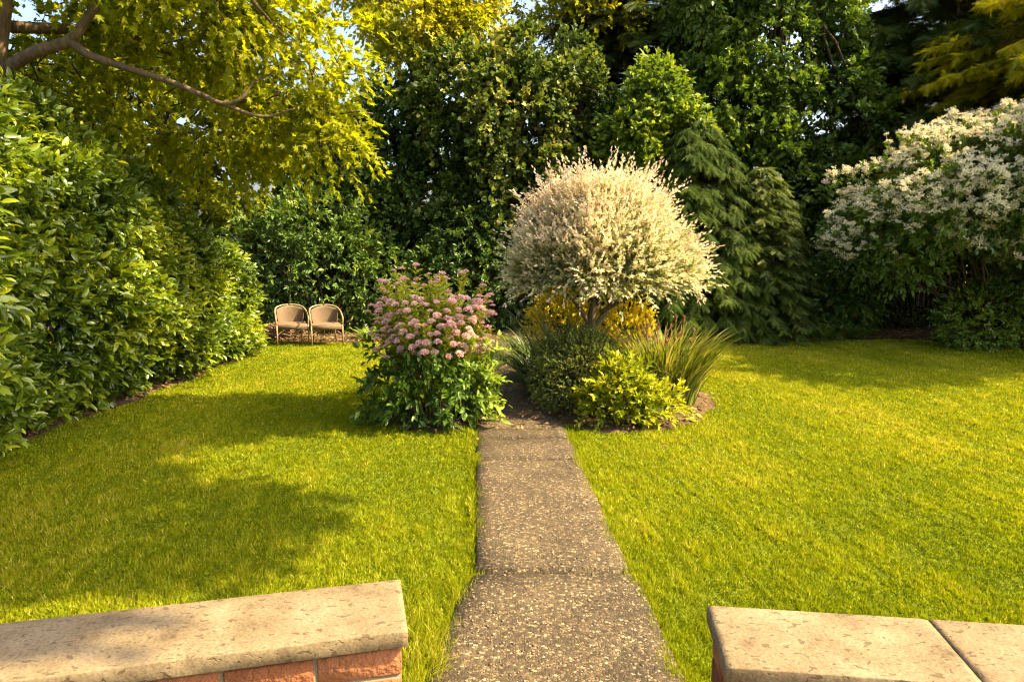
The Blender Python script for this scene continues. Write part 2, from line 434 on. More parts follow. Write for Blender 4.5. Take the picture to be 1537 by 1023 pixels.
def build_path():
    mb = MB()
    joints = [1.2, 3.89, 6.02, 6.72, 7.06, 9.2, 11.3, 13.4, 15.2]
    for a, b in zip(joints[:-1], joints[1:]):
        g = .028 if False else .026; tnt = R.random(); zo = {1.2: 0, 3.89: .012, 6.02: .004, 6.72: .010, 7.06: .0}.get(a, .004)
        cols = 8; rows = max(2, int((b-a)/.15)); V = []
        tilt = R.normal()*.004
        for j in range(rows+1):
            y = a + g + (b-a-2*g)*j/rows
            for i in range(cols+1):
                x0, x1 = pathx(y, -1), pathx(y, 1)
                ex = .004*math.sin(y*7+a)+.003*math.sin(y*19) if i in (0, cols) else 0
                V.append((x0 + (x1-x0)*i/cols + ex, y, .012 + zo + tilt*(2*i/cols-1) + .002*math.sin(3*y+i)))
        F = [(j*(cols+1)+i, j*(cols+1)+i+1, (j+1)*(cols+1)+i+1, (j+1)*(cols+1)+i) for j in range(rows) for i in range(cols)]
        nb = (cols+1)
        ring = [i for i in range(nb)] + [j*nb+cols for j in range(1, rows+1)] + [rows*nb+i for i in range(cols-1,-1,-1)] + [j*nb for j in range(rows-1,0,-1)]
        k = len(V); V += [(V[i][0], V[i][1], -.08) for i in ring]
        for q in range(len(ring)):
            q2 = (q+1) % len(ring); F.append((ring[q], k+q, k+q2, ring[q2]))
        mb.add(V, F, tnt)
    for y in joints[1:-1]:  # earth strips in the slab gaps, coloured extra dark to paint in their shadow
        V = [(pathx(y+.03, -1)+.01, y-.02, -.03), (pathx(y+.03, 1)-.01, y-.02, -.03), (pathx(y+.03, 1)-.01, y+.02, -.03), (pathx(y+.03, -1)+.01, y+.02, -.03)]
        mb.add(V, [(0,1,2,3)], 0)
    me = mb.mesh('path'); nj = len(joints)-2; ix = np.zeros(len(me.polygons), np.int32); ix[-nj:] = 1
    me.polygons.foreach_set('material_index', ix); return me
po = struct('path', build_path(), None)
po.data.materials.append(aggregate_mat()); po.data.materials.append(solid_mat('joint_earth_shade', [(.012,.009,.005),(.03,.024,.01)], 30, 1, .5, spec=.05))
# larger pebbles bedded proud of the slabs, part of the same path object
def pebbles(n):
    ico = bpy.data.meshes.new('t'); import bmesh
    bm = bmesh.new(); bmesh.ops.create_icosphere(bm, subdivisions=1, radius=1); 
    bm.verts.ensure_lookup_table()
    TV = np.array([v.co[:] for v in bm.verts]); TF = np.array([[v.index for v in f.verts] for f in bm.faces]); bm.free()
    y = 2.3 + 5.5*R.random(n)**1.5; u = R.random(n)
    x = np.array([pathx(a, -1)+.03 + (pathx(a, 1)-pathx(a, -1)-.06)*b for a, b in zip(y, u)])
    r = .005 + .0075*R.random(n)**2.2
    rot = R.random(n)*6.28; e = .6 + .4*R.random(n)
    V = TV[None]*np.stack([r, r*e, r*.4], -1)[:, None]
    c, s = np.cos(rot)[:, None], np.sin(rot)[:, None]
    V = np.stack([V[..., 0]*c - V[..., 1]*s, V[..., 0]*s + V[..., 1]*c, V[..., 2]], -1)
    V += np.stack([x, y, np.where((y > 3.9) & (y < 6.0), .0245, np.where(y < 3.87, .0125, .0165))], -1)[:, None]
    L = (TF[None] + (np.arange(n)*len(TV))[:, None, None]).reshape(-1)
    return V.reshape(-1, 3), L, np.repeat(R.random(n), len(TV))
pv, pl, pt = pebbles(1900)
me = raw_mesh('pebble_layer', pv, pl, np.arange(len(pl)//3)*3, pt, True)
pm = leaf_mat('pebble', [(0.06,0.047,0.03),(0.101,0.073,0.043),(0.153,0.105,0.056),(0.161,0.125,0.081),(0.242,0.197,0.133)], .45, .4, 0)
po2 = struct('path_pebbles', me, pm, 'stuff')
po2['label'] = 'pale and tan pebbles set in the concrete path'; po2['category'] = 'pebbles'

def soil_patch(name, outline, zc=.05, z0=-.012):
    """mounded soil: outline polygon fan with rings"""
    o = np.array(outline, float); c = o.mean(0); rings = 10; V, F = [], []
    n = len(o)
    for k in range(rings+1):
        t = k/rings
        p = c + (o-c)*(1-t)
        z = z0 + (zc-z0)*min(1, t*4)
        q = np.column_stack([p, np.full(n, z)])
        q[:, 2] += (R.normal(size=n)*.012 if k else 0)
        V += [tuple(a) for a in q]
    for k in range(rings):
        for i in range(n):
            j = (i+1) % n; F.append((k*n+i, k*n+j, (k+1)*n+j, (k+1)*n+i))
    lo, st = faces_flat(F)
    return raw_mesh(name, np.array(V), lo, st, None, True)
def blob(cx, cy, rx, ry, n=60, wob=.06, a0=0, a1=2*PI):
    a = np.linspace(a0, a1, n, endpoint=False)
    k = 1 + wob*np.sin(3*a+cx)+wob*.7*np.sin(7*a+cy)+wob*.4*np.sin(13*a)
    return np.column_stack([cx+rx*np.cos(a)*k, cy+ry*np.sin(a)*k])
BED_R = blob(1.33, 8.75, 1.2, 1.75, wob=.035)
BED_L = blob(-.92, 7.75, .55, .72)
struct('flower_bed', soil_patch('flower_bed', BED_R), M_soil)
struct('shrub_bed', soil_patch('shrub_bed', BED_L), M_soil)
def back_edge(x):        # front edge of the border at the far end of the lawn
    x = np.asarray(x, float)
    return 13.45 + .12*np.sin(x*.9) + .12*np.sin(x*2.3+1) + .45*np.exp(-((x-6.8)/1.3)**2) - .7*np.clip(x-8.2, 0, 3)
xs = np.linspace(-14, 14, 80)
def strip(name, xs, y0, y1, z):
    V = [(x, a, -.025) for x, a in zip(xs, y0)] + [(x, a+.25, z+R.normal()*.01) for x, a in zip(xs, y0)] + [(x, b, z) for x, b in zip(xs, y1)]
    n = len(xs); F = [(k*n+i, k*n+i+1, (k+1)*n+i+1, (k+1)*n+i) for k in range(2) for i in range(n-1)]
    lo, st = faces_flat(F); return raw_mesh(name, np.array(V), lo, st, None, True)
struct('border_soil', strip('border_soil', xs, back_edge(xs), np.full(80, 40.), .03), M_soil)
ys = np.linspace(1.5, 13.4, 50)
def hedge_foot(y): return np.interp(y, [0, 3, 5, 6.7, 8.5, 10.2, 12.4, 14], [-3.3, -4.0, -4.72, -5.08, -4.85, -4.8, -4.95, -5.4])
V = [(hedge_foot(y)+.12+.06*math.sin(y*4), y, -.02) for y in ys] + [(hedge_foot(y)-.3, y, .03) for y in ys] + [(-14, y, .03) for y in ys]
F = [(k*50+i, k*50+i+1, (k+1)*50+i+1, (k+1)*50+i) for k in range(2) for i in range(49)]
lo, st = faces_flat(F)
struct('hedge_soil', raw_mesh('hedge_soil', np.array(V), lo, st, None, True), M_soil)
# paved terrace in front of the walls
mb = MB(); mb.box((-.6, -3.2, -.04), (1,0,0), (0,1,0), (0,0,1), 4.6, 4.4, .045)
struct('patio', mb.mesh('patio'), solid_mat('paving', [(.2,.16,.11),(.3,.25,.18),(.38,.32,.24)], 5, .85, .3))

# grass
def in_poly(x, y, poly):
    c = np.zeros(len(x), bool); n = len(poly); j = n-1
    for i in range(n):
        xi, yi = poly[i]; xj, yj = poly[j]
        c ^= ((yi > y) != (yj > y)) & (x < (xj-xi)*(y-yi)/(yj-yi+1e-12)+xi); j = i
    return c
def lawn_ok(x, y):
    ok = (y < back_edge(x)) & (x > hedge_foot(y)+.1+.06*np.sin(y*4))
    c = .435-.048*y
    wb = .008*np.sin(y*5.1+x.round()) + .010*np.sin(y*13.7+2*np.sign(x-.2)); lf = np.where(y < 3.86, np.minimum(.05+.17*(3.86-y), .32), 0)
    ok &= (x < c-.47-lf-wb) | (x > c+.475+wb)
    ok &= ~((y > 7.0) & (np.abs(x-c) < .5))
    ok &= ~in_poly(x, y, BED_R) & ~in_poly(x, y, BED_L)
    # the two low walls stand here
    ok &= ~((x < -.28) & (y < 2.02 + .226*(x+.36))) & ~((x > .53) & (y < 1.86-.115*(x-.55))) & (y > 1.6)
    return ok
def blades(x, y, h, lean, width, tintbase, rng=R):
    n = len(x)
    P = np.stack([x, y, np.full(n, -.015)], -1)
    q = np.stack([x, y, x*0], -1); a = 3.2*noise(q, 5.5) + 2.2*noise(q+7, 11.) + rng.normal(size=n)*.8
    D = np.stack([np.cos(a)*lean, np.sin(a)*lean, np.ones(n)], -1)
    U = np.stack([np.cos(a+rng.normal(size=n)*.6), np.sin(a+rng.normal(size=n)*.6), rng.normal(size=n)*.2+.25], -1)
    return P, D, U, h, width, tintbase
def make_grass():
    NC = 2600000
    d = 1.9 + (14.2-1.9)*R.random(NC)**1.15
    x = (R.random(NC)*2-1)*(d*.92+.6)
    y = d
    ok = lawn_ok(x, y)
    x, y = x[ok], y[ok]
    # density ~ 1/d^1.1 relative to uniform in screen
    keep = R.random(len(x)) < np.clip(.62*(3.2/np.hypot(x, y))**.35, 0, 1)
    x, y = x[keep], y[keep]
    n = len(x); dist = np.hypot(x, y)
    p = np.stack([x, y, x*0], -1)
    big = noise(p, .45); mid = noise(p, 2.3); fine = noise(p, 7.0)
    h = (.024 + .007*mid + .011*fine + .018*R.random(n))*(1+.12*big)
    c = .435-.048*y; edge = np.exp(-np.clip(np.abs(x-c)-.47, 0, 9)/.09)*(y < 7.2)
    h += edge*.045*R.random(n)
    h = np.clip(h, .015, .2)
    lean = .3 + 1.3*R.random(n)**1.5
    tall = R.random(n) < .012
    h[tall] *= 1.5
    width = (.0030 + .0022*R.random(n))*(np.maximum(dist, 2.6)/2.8)**.75
    tint = .42 + .12*big + .07*mid + .07*fine + R.normal(size=n)*.15
    tint += .08*np.clip(noise(p, .8)+.6*noise(p+9, 2.1)-.45, 0, .8) - .06*np.clip(noise(p+5, 1.1)-.25, 0, .8)
    dry = R.random(n) < .06
    tint[dry] += .4
    return leaf_mesh('grass', *[v for v in blades(x, y, h, lean, width, tint)][:3], h, width, T_BLADE, np.clip(tint, 0, 1)), n
gm, ng = make_grass()
print('grass blades', ng)
M_grass = leaf_mat('grass_blade', [(0.077,0.11,0.003),(0.154,0.198,0.003),(0.237,0.27,0.006),(0.341,0.325,0.012),(0.528,0.451,0.11)], .55, .1, .4, (1.25,1.2,.5))
g = struct('grass', gm, M_grass, 'stuff'); g['label'] = 'mown green and yellow lawn grass around the path'; g['category'] = 'grass'
# ragged long tufts along the path edges and against the wall end
def edge_tufts():
    X, Y, H, S = [], [], [], []
    for y in np.arange(2.0, 7.0, .022):
        for sd in (-1, 1):
            big = .5 + .5*math.sin(y*6.3 + sd*2) * math.sin(y*2.1 + sd)
            if R.random() < .35 + .6*big:
                k = R.integers(10, 30); x = pathx(y, sd) + sd*(.05*R.random() - .03*big)
                X += list(x + R.normal(size=k)*.022); Y += list(y + R.normal(size=k)*.02)
                H += list((.028 + .055*R.random(k))*(.7+.7*big)); S += [-sd]*k
    for k in range(46):         # long dry grass against the wall end and beside the near slab
        u, v = R.random(), R.random(); x, y = -.36 - .14*u, 2.1 + 1.2*v; q = 26
        if y < 2.2 and x < -.38: continue
        X += list(x + R.normal(size=q)*.03); Y += list(y + R.normal(size=q)*.03); H += list(.06 + .11*R.random(q)); S += [R.choice([-1, 1, 1])]*q
    for k in range(120):        # growth in the joints of the slabs
        j = random.choice([3.89, 6.72, 7.06, 7.06, 7.06]); u = random.random()
        if j == 3.89: u = random.choice([.06*u, 1-.25*u*u])
        x = pathx(j+.05, -1) + u*.93; q = R.integers(5, 16) if j > 5 else 6
        X += list(x + R.normal(size=q)*.02); Y += list(j + R.normal(size=q)*.010); H += list(.012 + (.02 if j > 5 else .012)*R.random(q)); S += [0]*q
    X, Y, h, S = map(np.array, (X, Y, H, S)); n = len(X)
    P, D, U, *_ = blades(X, Y, h, .35+1.0*R.random(n), .003, 0)
    D[:, 0] += S*.45*R.random(n)
    tn = np.clip(.42+.22*R.normal(size=n) + .35*(np.hypot(X+.4, Y-2.6) < .7)*R.random(n), 0, 1)
    return leaf_mesh('grass_edge', P, D, U, h, .0036, T_STRAP, tn)
ge = struct('grass_edge', edge_tufts(), M_grass, 'stuff'); ge['label'] = 'long ragged grass fringe along both path edges'; ge['category'] = 'grass'
# fallen leaves and litter on the beds
def litter():
    n = 9000
    x = np.concatenate([R.uniform(-12, 12, n), R.uniform(-5.4, -4.5, 1500), R.normal(1.3, .9, 900), R.normal(-.95, .5, 400)])
    y = np.concatenate([back_edge(R.uniform(-12,12,n)*0+x[:n]) + R.random(n)**1.6*3.0, R.uniform(4, 13, 1500), R.normal(8.4, 1.2, 900), R.normal(7.4, .6, 400)])
    m = len(x); P = np.stack([x, y, np.full(m, .04)], -1); a = R.random(m)*6.28
    ok = ~lawn_ok(x, y) | (R.random(m) < .02); 
    ok &= ~((np.abs(x-(.435-.048*y)) < .47) & (y < 7.0))
    P[:, 2] = np.where(lawn_ok(x, y), .01, .045)
    D = np.stack([np.cos(a), np.sin(a), R.normal(size=m)*.25], -1); U = R.normal(size=(m, 3))*.35 + [0, 0, 1]
    return leaf_mesh('leaf_litter', P[ok], D[ok], U[ok], .05+.04*R.random(ok.sum()), .03, T_MID, R.random(ok.sum()))
l = struct('leaf_litter', litter(), M_litter, 'stuff'); l['label'] = 'brown fallen leaves scattered over the bed soil'; l['category'] = 'leaf litter'

# ------------------------------------------------------------------ brick walls with stone coping
M_cop = coping_mat()
M_brick = solid_mat('brick', [(.11,.038,.016),(.20,.070,.026),(.26,.105,.044)], 16, .9, .9, tint_amt=.55)
M_mortar = solid_mat('mortar', [(.13,.095,.055),(.21,.155,.095)], 30, .95, .5)
def stone(mb, c, u, nrm, hx, hy, hz, worn=.003):
    """slab with softly worn, chipped long edges"""
    b = .0028
    prof = [(-hy, -hz+b), (-hy, hz-b), (-hy+b*.4, hz-b*.3), (-hy+b*1.6, hz)] + [(-hy+2*hy*k/8, hz) for k in range(1, 8)] + \
           [(hy-b*1.6, hz), (hy-b*.4, hz-b*.3), (hy, hz-b), (hy, -hz+b), (hy-b, -hz), (-hy+b, -hz)]
    n = max(4, int(2*hx/.018)); m = len(prof); V, F = [], []
    w1 = np.convolve(R.normal(size=n+9), np.ones(9)/9, 'same')[:n+1]*.003
    for i in range(n+1):
        x = -hx + 2*hx*i/n
        chip = .006*R.random() if R.random() < .10 else .001*R.random()
        endf = worn if i in (0, n) else 0
        for k, (y, z) in enumerate(prof):
            zz = z; yy = y
            if k in (1, 2, 3): yy += chip; zz -= chip*.7
            if k < 4: yy += w1[i]
            if 3 <= k <= 11: zz += R.normal()*.0006
            zz -= endf*(z > 0)
            V.append(c + u*x + nrm*yy + np.array([0, 0, zz]))
    for i in range(n):
        for k in range(m):
            F.append((i*m+k, (i+1)*m+k, (i+1)*m+(k+1) % m, i*m+(k+1) % m))
    F.append(tuple(range(m))); F.append(tuple(range((n+1)*m-1, n*m-1, -1)))
    mb.add(V, F, random.random())
def garden_wall(name, label, front0, dirv, stones, flip):
    """front0: coping corner at path end (front edge); dirv: along wall away from the path"""
    u = np.array([dirv[0], dirv[1], 0.]); u /= np.linalg.norm(u)
    nrm = np.array([-u[1], u[0], 0.]);  nrm *= 1 if nrm[1] > 0 else -1         # to the back (lawn side)
    root = thing(name, label, 'garden wall', (front0[0], front0[1], 0))
    zt, th, dep = .95, .048, .295
    pos = 0.
    for L in stones:
        mb = MB(); g = .0016 if flip < 0 else .0004
        # grid top for gently uneven natural edges
        c = u*(pos+L/2) + nrm*dep/2 + np.array([0, 0, zt-th/2])
        stone(mb, c, u, nrm, L/2-g, dep/2, th/2, .003 if flip < 0 else .0005)
        link('coping_stone', mb.mesh('coping_stone'), M_cop, root)
        pos += L
    total = pos
    ov = .018; bl, bh, jt = .235, .078, .011
    core = MB(); core.box(u*(total/2) + nrm*dep/2 + np.array([0,0,(zt-th-.006)/2]), u, nrm, (0,0,1), total/2-ov-.004, dep/2-ov-.004, (zt-th-.006)/2)
    core.box(u*(total/2) + nrm*dep/2 + np.array([0,0,zt-th-.0035]), u, nrm, (0,0,1), total/2-ov-.012, dep/2-ov-.012, .0034)
    link('mortar_core', core.mesh('mortar_core'), M_mortar, root)
    mb = MB()
    z = zt-th-.012; row = 0
    while z > 0:
        zc = z-bh/2
        if zc < 0: break
        x = ov - (bl/2 if row % 2 else 0)
        while x < total-ov:
            a, b = max(x, ov), min(x+bl-jt, total-ov)
            if b-a > .03:
                for s in (0, 1):
                    dd = ov+.05 if s == 0 else dep-ov-.05
                    mb.box(u*(a+b)/2 + nrm*(dd + R.normal()*.001) + np.array([0,0,zc]), u, nrm, (0,0,1), (b-a)/2, .05, bh/2, random.random(), .004)
            x += bl
        # header face at the wall end
        mb.box(u*(ov+.05-.0015) + nrm*dep/2 + np.array([0,0,zc]), u, nrm, (0,0,1), .05, dep/2-ov-.105, bh/2, random.random(), .004)
        z -= bh+jt; row += 1
    link('brickwork', mb.mesh('brickwork'), M_brick, root)
    return root
garden_wall('garden_wall', 'low brick wall with long pitted stone coping left of the path, dappled by shade', (-.283, 1.722), (-.95, -.222), [1.7, .8], 1)
garden_wall('garden_wall', 'low brick wall with pitted stone coping in two slabs, right of the path', (.532, 1.562), (.82, -.10), [.605, .75, .8], -1)

# dry stalk on the lawn
me = tubes('grass_stalk', [(catmull([(1.13,2.62,.03),(1.3,2.70,.035),(1.5,2.82,.04)], 5), [.002]*11)], 5)
o = link('grass_stalk', me, solid_mat('straw', [(.5,.42,.2),(.6,.5,.26)], 20, .7, 0)); o['label'] = 'long pale dry stalk lying on the lawn behind the right wall'; o['category'] = 'stalk'

# ------------------------------------------------------------------ plants
def bush(name, label, cat, loc, lobes, n, nleaf, twig, L, W, tmpl, mat, up=.25, jit=.45, spread=.9, droop=0., rmin=.5, gap=-9,
         gapf=.8, rough=.16, tint=(.5, .2, .15), stems=8, stem_r=.015, stem_mat=None, parts=('foliage', 'stem'), smooth=False,
         trunk=None, tipt=0., upmix=.6, twigs=0, flat=0., seed=1, root=None):
    """lobes are in local metres about the base"""
    rng = np.random.default_rng(seed)
    root = root or thing(name, label, cat, loc)
    C, D = shell(lobes, n, rmin, up, jit, gap, gapf, rough, rng)
    P, LD, U, t = sprays(C, D, nleaf, twig, spread, droop, flat, rng, upmix=upmix)
    clump = np.repeat(noise(C + np.array(loc), 1.3)*tint[1] + rng.normal(size=len(C))*tint[2]*.7, nleaf)
    tn = np.clip(tint[0] + clump + rng.normal(size=len(P))*tint[2]*.7 + tipt*(t-.5), 0, 1)
    m = len(P)
    ls = .65 + .7*rng.random(m)
    ok = P[:, 2] > .02
    link(parts[0], leaf_mesh(parts[0], P[ok], LD[ok], U[ok], (L*ls)[ok], (W*ls)[ok], tmpl, tn[ok], smooth), mat, root)
    polys = []
    lob = np.array(lobes, float)
    if trunk:
        for pts, r in trunk:
            pp = catmull(pts, 5); polys.append((pp, np.interp(np.linspace(0, 1, len(pp)), np.linspace(0, 1, len(r)), r)))
    for k in range(stems):
        c = C[rng.integers(len(C))]
        b = np.array([rng.normal()*.08, rng.normal()*.08, 0]) if not trunk else None
        if trunk:
            src = polys[0][0]; i = rng.integers(int(len(src)*.4), len(src)); b = src[i]; r0 = stem_r
        else: r0 = stem_r
        pts = curve(b, c, 7, (0, 0, rng.random()*.12*np.linalg.norm(c-b)), .02*np.linalg.norm(c-b))
        polys.append((pts, np.linspace(r0, r0*.25, 7)))
    idx = rng.choice(len(C), min(twigs, len(C)), replace=False)
    for i in idx:
        e = C[i] + D[i]*twig*.9; e[2] -= droop*twig*.8
        polys.append((curve(C[i]-D[i]*twig*.6, e, 4), np.linspace(.006, .002, 4)))
    if polys:
        link(parts[1], tubes(parts[1], polys, 6 if not trunk else 8), stem_mat or M_stem, root)
    return root, C, D

# ---- laurel hedge along the left side
def laurel_hedge():
    root = thing('laurel_hedge', 'tall glossy laurel hedge with large leaves along the left side of the lawn', 'hedge', (-5.3, 8.2, 0))
    o = np.array([-5.3, 8.2, 0.])
    n = 17000
    y = 3.2 + 9.6*R.random(n)**1.0
    # profile across: parameter s from ground (0) over the face to the top and over
    s = R.random(n)
    face = hedge_foot(y)
    zt = np.interp(y, [3, 5, 6.6, 7.75, 9.4, 10.8, 12, 12.8], [3.5, 3.75, 3.75, 3.55, 3.05, 2.5, 1.95, 1.5])
    bul = np.interp(y, [3, 4.2, 5.2, 7, 9, 12], [.35, .35, .38, .48, .3, .16])
    z = np.where(s < .72, .08 + (zt-.35)*s/.72, zt - .35 + .35*np.sin(np.clip((s-.72)/.28, 0, 1)*PI/2))
    fx = face + bul*np.sin(np.clip(z/zt*1.05, 0, 1)*PI)**.7*1.0
    x = np.where(s < .72, fx, fx - (s-.72)/.28*1.6)
    endf = np.clip((y-11.9)/.9, 0, 1)
    x -= endf**2*1.0; z -= endf**2*.3*(s > .5)
    P = np.stack([x, y, z], -1)
    bump = .16*noise(P, .8) + .10*noise(P, 2.2)
    nr = np.stack([np.where(s < .72, .9, .3), -.25 + .9*endf, np.where(s < .72, .15, .9)], -1); nr = norm(nr)
    depth = -R.random(n)**1.5*.45
    P = P + nr*(bump+depth)[:, None]
    D = nr + R.normal(size=(n, 3))*.5; D[:, 2] += .25
    P, LD, U, t = sprays(P, D, 7, .2, 1.05, .15, upmix=.5)
    U += [.5, -.1, 0]
    m = len(P); ls = .6+.7*R.random(m)
    L = (.088+.035*R.random(m))*ls
    tn = np.clip(.42 + .2*noise(P, 1.4) + R.normal(size=m)*.14 + .22*(t > .85), 0, 1)
    ok = P[:, 2] > .06
    mat = leaf_mat('laurel_leaf', [(0.037,0.067,0.006),(0.072,0.121,0.009),(0.139,0.2,0.011),(0.326,0.375,0.019)], .3, .55, .34, (1.6,1.4,.35))
    link('foliage', leaf_mesh('foliage', off(P, o)[ok], LD[ok], U[ok], L[ok], (L*.4)[ok], T_BIG, tn[ok], True), mat, root)
    polys = []
    for k in range(46):
        yy = 3.4 + 9.2*k/46 + R.normal()*.1; b = np.array([hedge_foot(yy)-.55+R.normal()*.15, yy, 0])
        for q in range(4):
            e = b + np.array([.2+.35*R.random(), R.normal()*.3, (.35+.45*R.random())*np.interp(yy, [3, 7, 9.4, 12, 13], [3.2, 3.2, 2.7, 1.7, 1.3])])
            polys.append((off(curve(b, e, 6, (0, 0, .1), .03), o), np.linspace(.022, .005, 6)))
    link('stem', tubes('stem', polys, 5), M_barkdark, root)
    # the bright leafy shoots that stand out of the near end
    C = []; Dd = []
    for k in range(40):
        yy = R.uniform(3.75, 4.6); C.append((-3.5 - .25*(yy-4) + R.uniform(-.3, .12), yy, R.uniform(.9, 2.75))); Dd.append((.75, -.35, .35+R.normal()*.3))
    C = np.array(C); Dd = np.array(Dd) + R.normal(size=(40, 3))*.25
    for c, d in zip(C, norm(Dd)):
        P, LD, U, t = sprays(c[None], d[None], 11, .3, 1.0, .2, t0=.2)
        L = .15*(.7+.5*R.random(11))
        sh = link('shoot', leaf_mesh('shoot', off(P, o), LD, U+[.5, 0, 0], L, L*.36, T_BIG, np.clip(.75+R.normal(size=11)*.15, 0, 1), True), mat, root)
        link('twig', tubes('twig', [(off(curve(c-d*.95-[0,0,.25], c+d*.36-[0,0,.05], 5, (0,0,.06)), o), np.linspace(.009, .003, 5))], 5), M_stem, sh)
laurel_hedge()

# ---- the yellow-green tree on the left
M_maple = leaf_mat('maple_leaf', [(.112,.152,.006),(.19,.232,.008),(.285,.31,.010),(.40,.40,.014)], .5, .22, .66, (1.42,1.32,.4))
def left_tree():
    o = np.array([-6.3, 8.4, 0.])
    root = thing('maple_tree', 'yellow-green leafy tree with bare arching branches over the laurel hedge', 'tree', o)
    def br(name, pts, r):
        p = catmull(np.array(pts, float)-o, 6)
        link(name, tubes(name, [(p, np.interp(np.linspace(0,1,len(p)), np.linspace(0,1,len(r)), r))], 10), M_bark, root)
    br('trunk', [(-6.3,8.4,0),(-6.2,8.3,1.5),(-6.05,8.15,2.8),(-5.8,8.0,3.9),(-5.62,8.0,4.7),(-5.4,8.1,6),(-5.2,8.2,7.2)], [.19,.16,.14,.125,.11,.08,.03])
    br('branch', [(-6.0,8.1,3.2),(-5.75,8,3.78),(-5.3,7.9,4.03),(-4.85,7.9,4.18),(-4.6,7.95,4.5),(-4.3,8,4.75),(-3.6,8.1,4.95)], [.085,.075,.065,.06,.045,.035,.015])
    br('branch', [(-4.87,7.9,4.17),(-4.66,7.9,4.02),(-4.3,7.95,3.9),(-3.9,8,3.78),(-3.5,8,3.62),(-3.25,8.0,3.52),(-3.05,8,3.58),(-2.9,8.05,3.78),(-2.6,8.1,3.9)], [.052,.046,.04,.036,.032,.026,.022,.015,.008])
    br('branch', [(-3.25,8.0,3.53),(-3.05,8.05,3.44),(-2.8,8.1,3.40),(-2.5,8.15,3.5)], [.03,.022,.016,.006])
    br('branch', [(-5.6,8,4.8),(-4.6,7.9,5.3),(-3.4,8.0,5.1),(-2.6,8.2,4.3)], [.08,.06,.035,.012])
    br('branch', [(-5.5,8,5.4),(-4.6,6.9,6.2),(-3.6,6.2,6.8)], [.08,.05,.02])
    br('branch', [(-5.7,8.2,4.4),(-5.2,9.2,4.6),(-4.2,10.2,4.4),(-3.3,10.8,3.8)], [.07,.055,.04,.012])
    polys = []
    lobes = [(-4.2,9.2,4.9,1.5,1.2,.9),(-2.9,9.3,4.3,.95,1.1,1.0),(-5.6,9.6,4.3,1.5,1.0,1.3),(-3.2,9.8,3.65,.75,.9,.6),(-4.1,10.2,3.5,1.0,.8,.6),
             (-2.35,9.2,3.3,.4,.6,.5),(-6.4,9.0,3.6,1.2,1.0,1.0),(-4.5,8.6,6.2,2.3,1.8,1.3),(-5.8,9,7.2,2,2,1.3),(-3.3,7.8,6.0,1.3,1.4,.7),(-4.9,7.6,5.3,1.1,.8,.5),
             (-3.0,7.9,4.6,.6,.6,.4),(-3.8,7.5,4.9,.7,.5,.35),(-7.2,8.2,4.8,1.2,1.4,1.2)]
    C, D = shell(lobes, 5000, .3, -.05, .6, -.8, .9, .18)
    P, LD, U, t = sprays(C, D, 15, .38, 1.0, .45, .5, upmix=.7)
    m = len(P)
    cl = np.repeat(noise(C, 1.1)*.18 + R.normal(size=len(C))*.1, 15)
    tn = np.clip(.5 + cl + R.normal(size=m)*.14, 0, 1)
    L = .10*(.6+.7*R.random(m))
    link('crown', leaf_mesh('crown', off(P, o), LD, U, L, L*.8, T_MAPLE, tn), M_maple, root)
    for i in R.choice(len(C), 420, replace=False):
        e = C[i]+D[i]*.35; e[2] -= .12
        polys.append((off(curve(C[i]-D[i]*.5, e, 5, (0,0,.04), .02), o), np.linspace(.012, .003, 5)))
    link('twig', tubes('twig', polys, 4), M_barkdark, root)
left_tree()

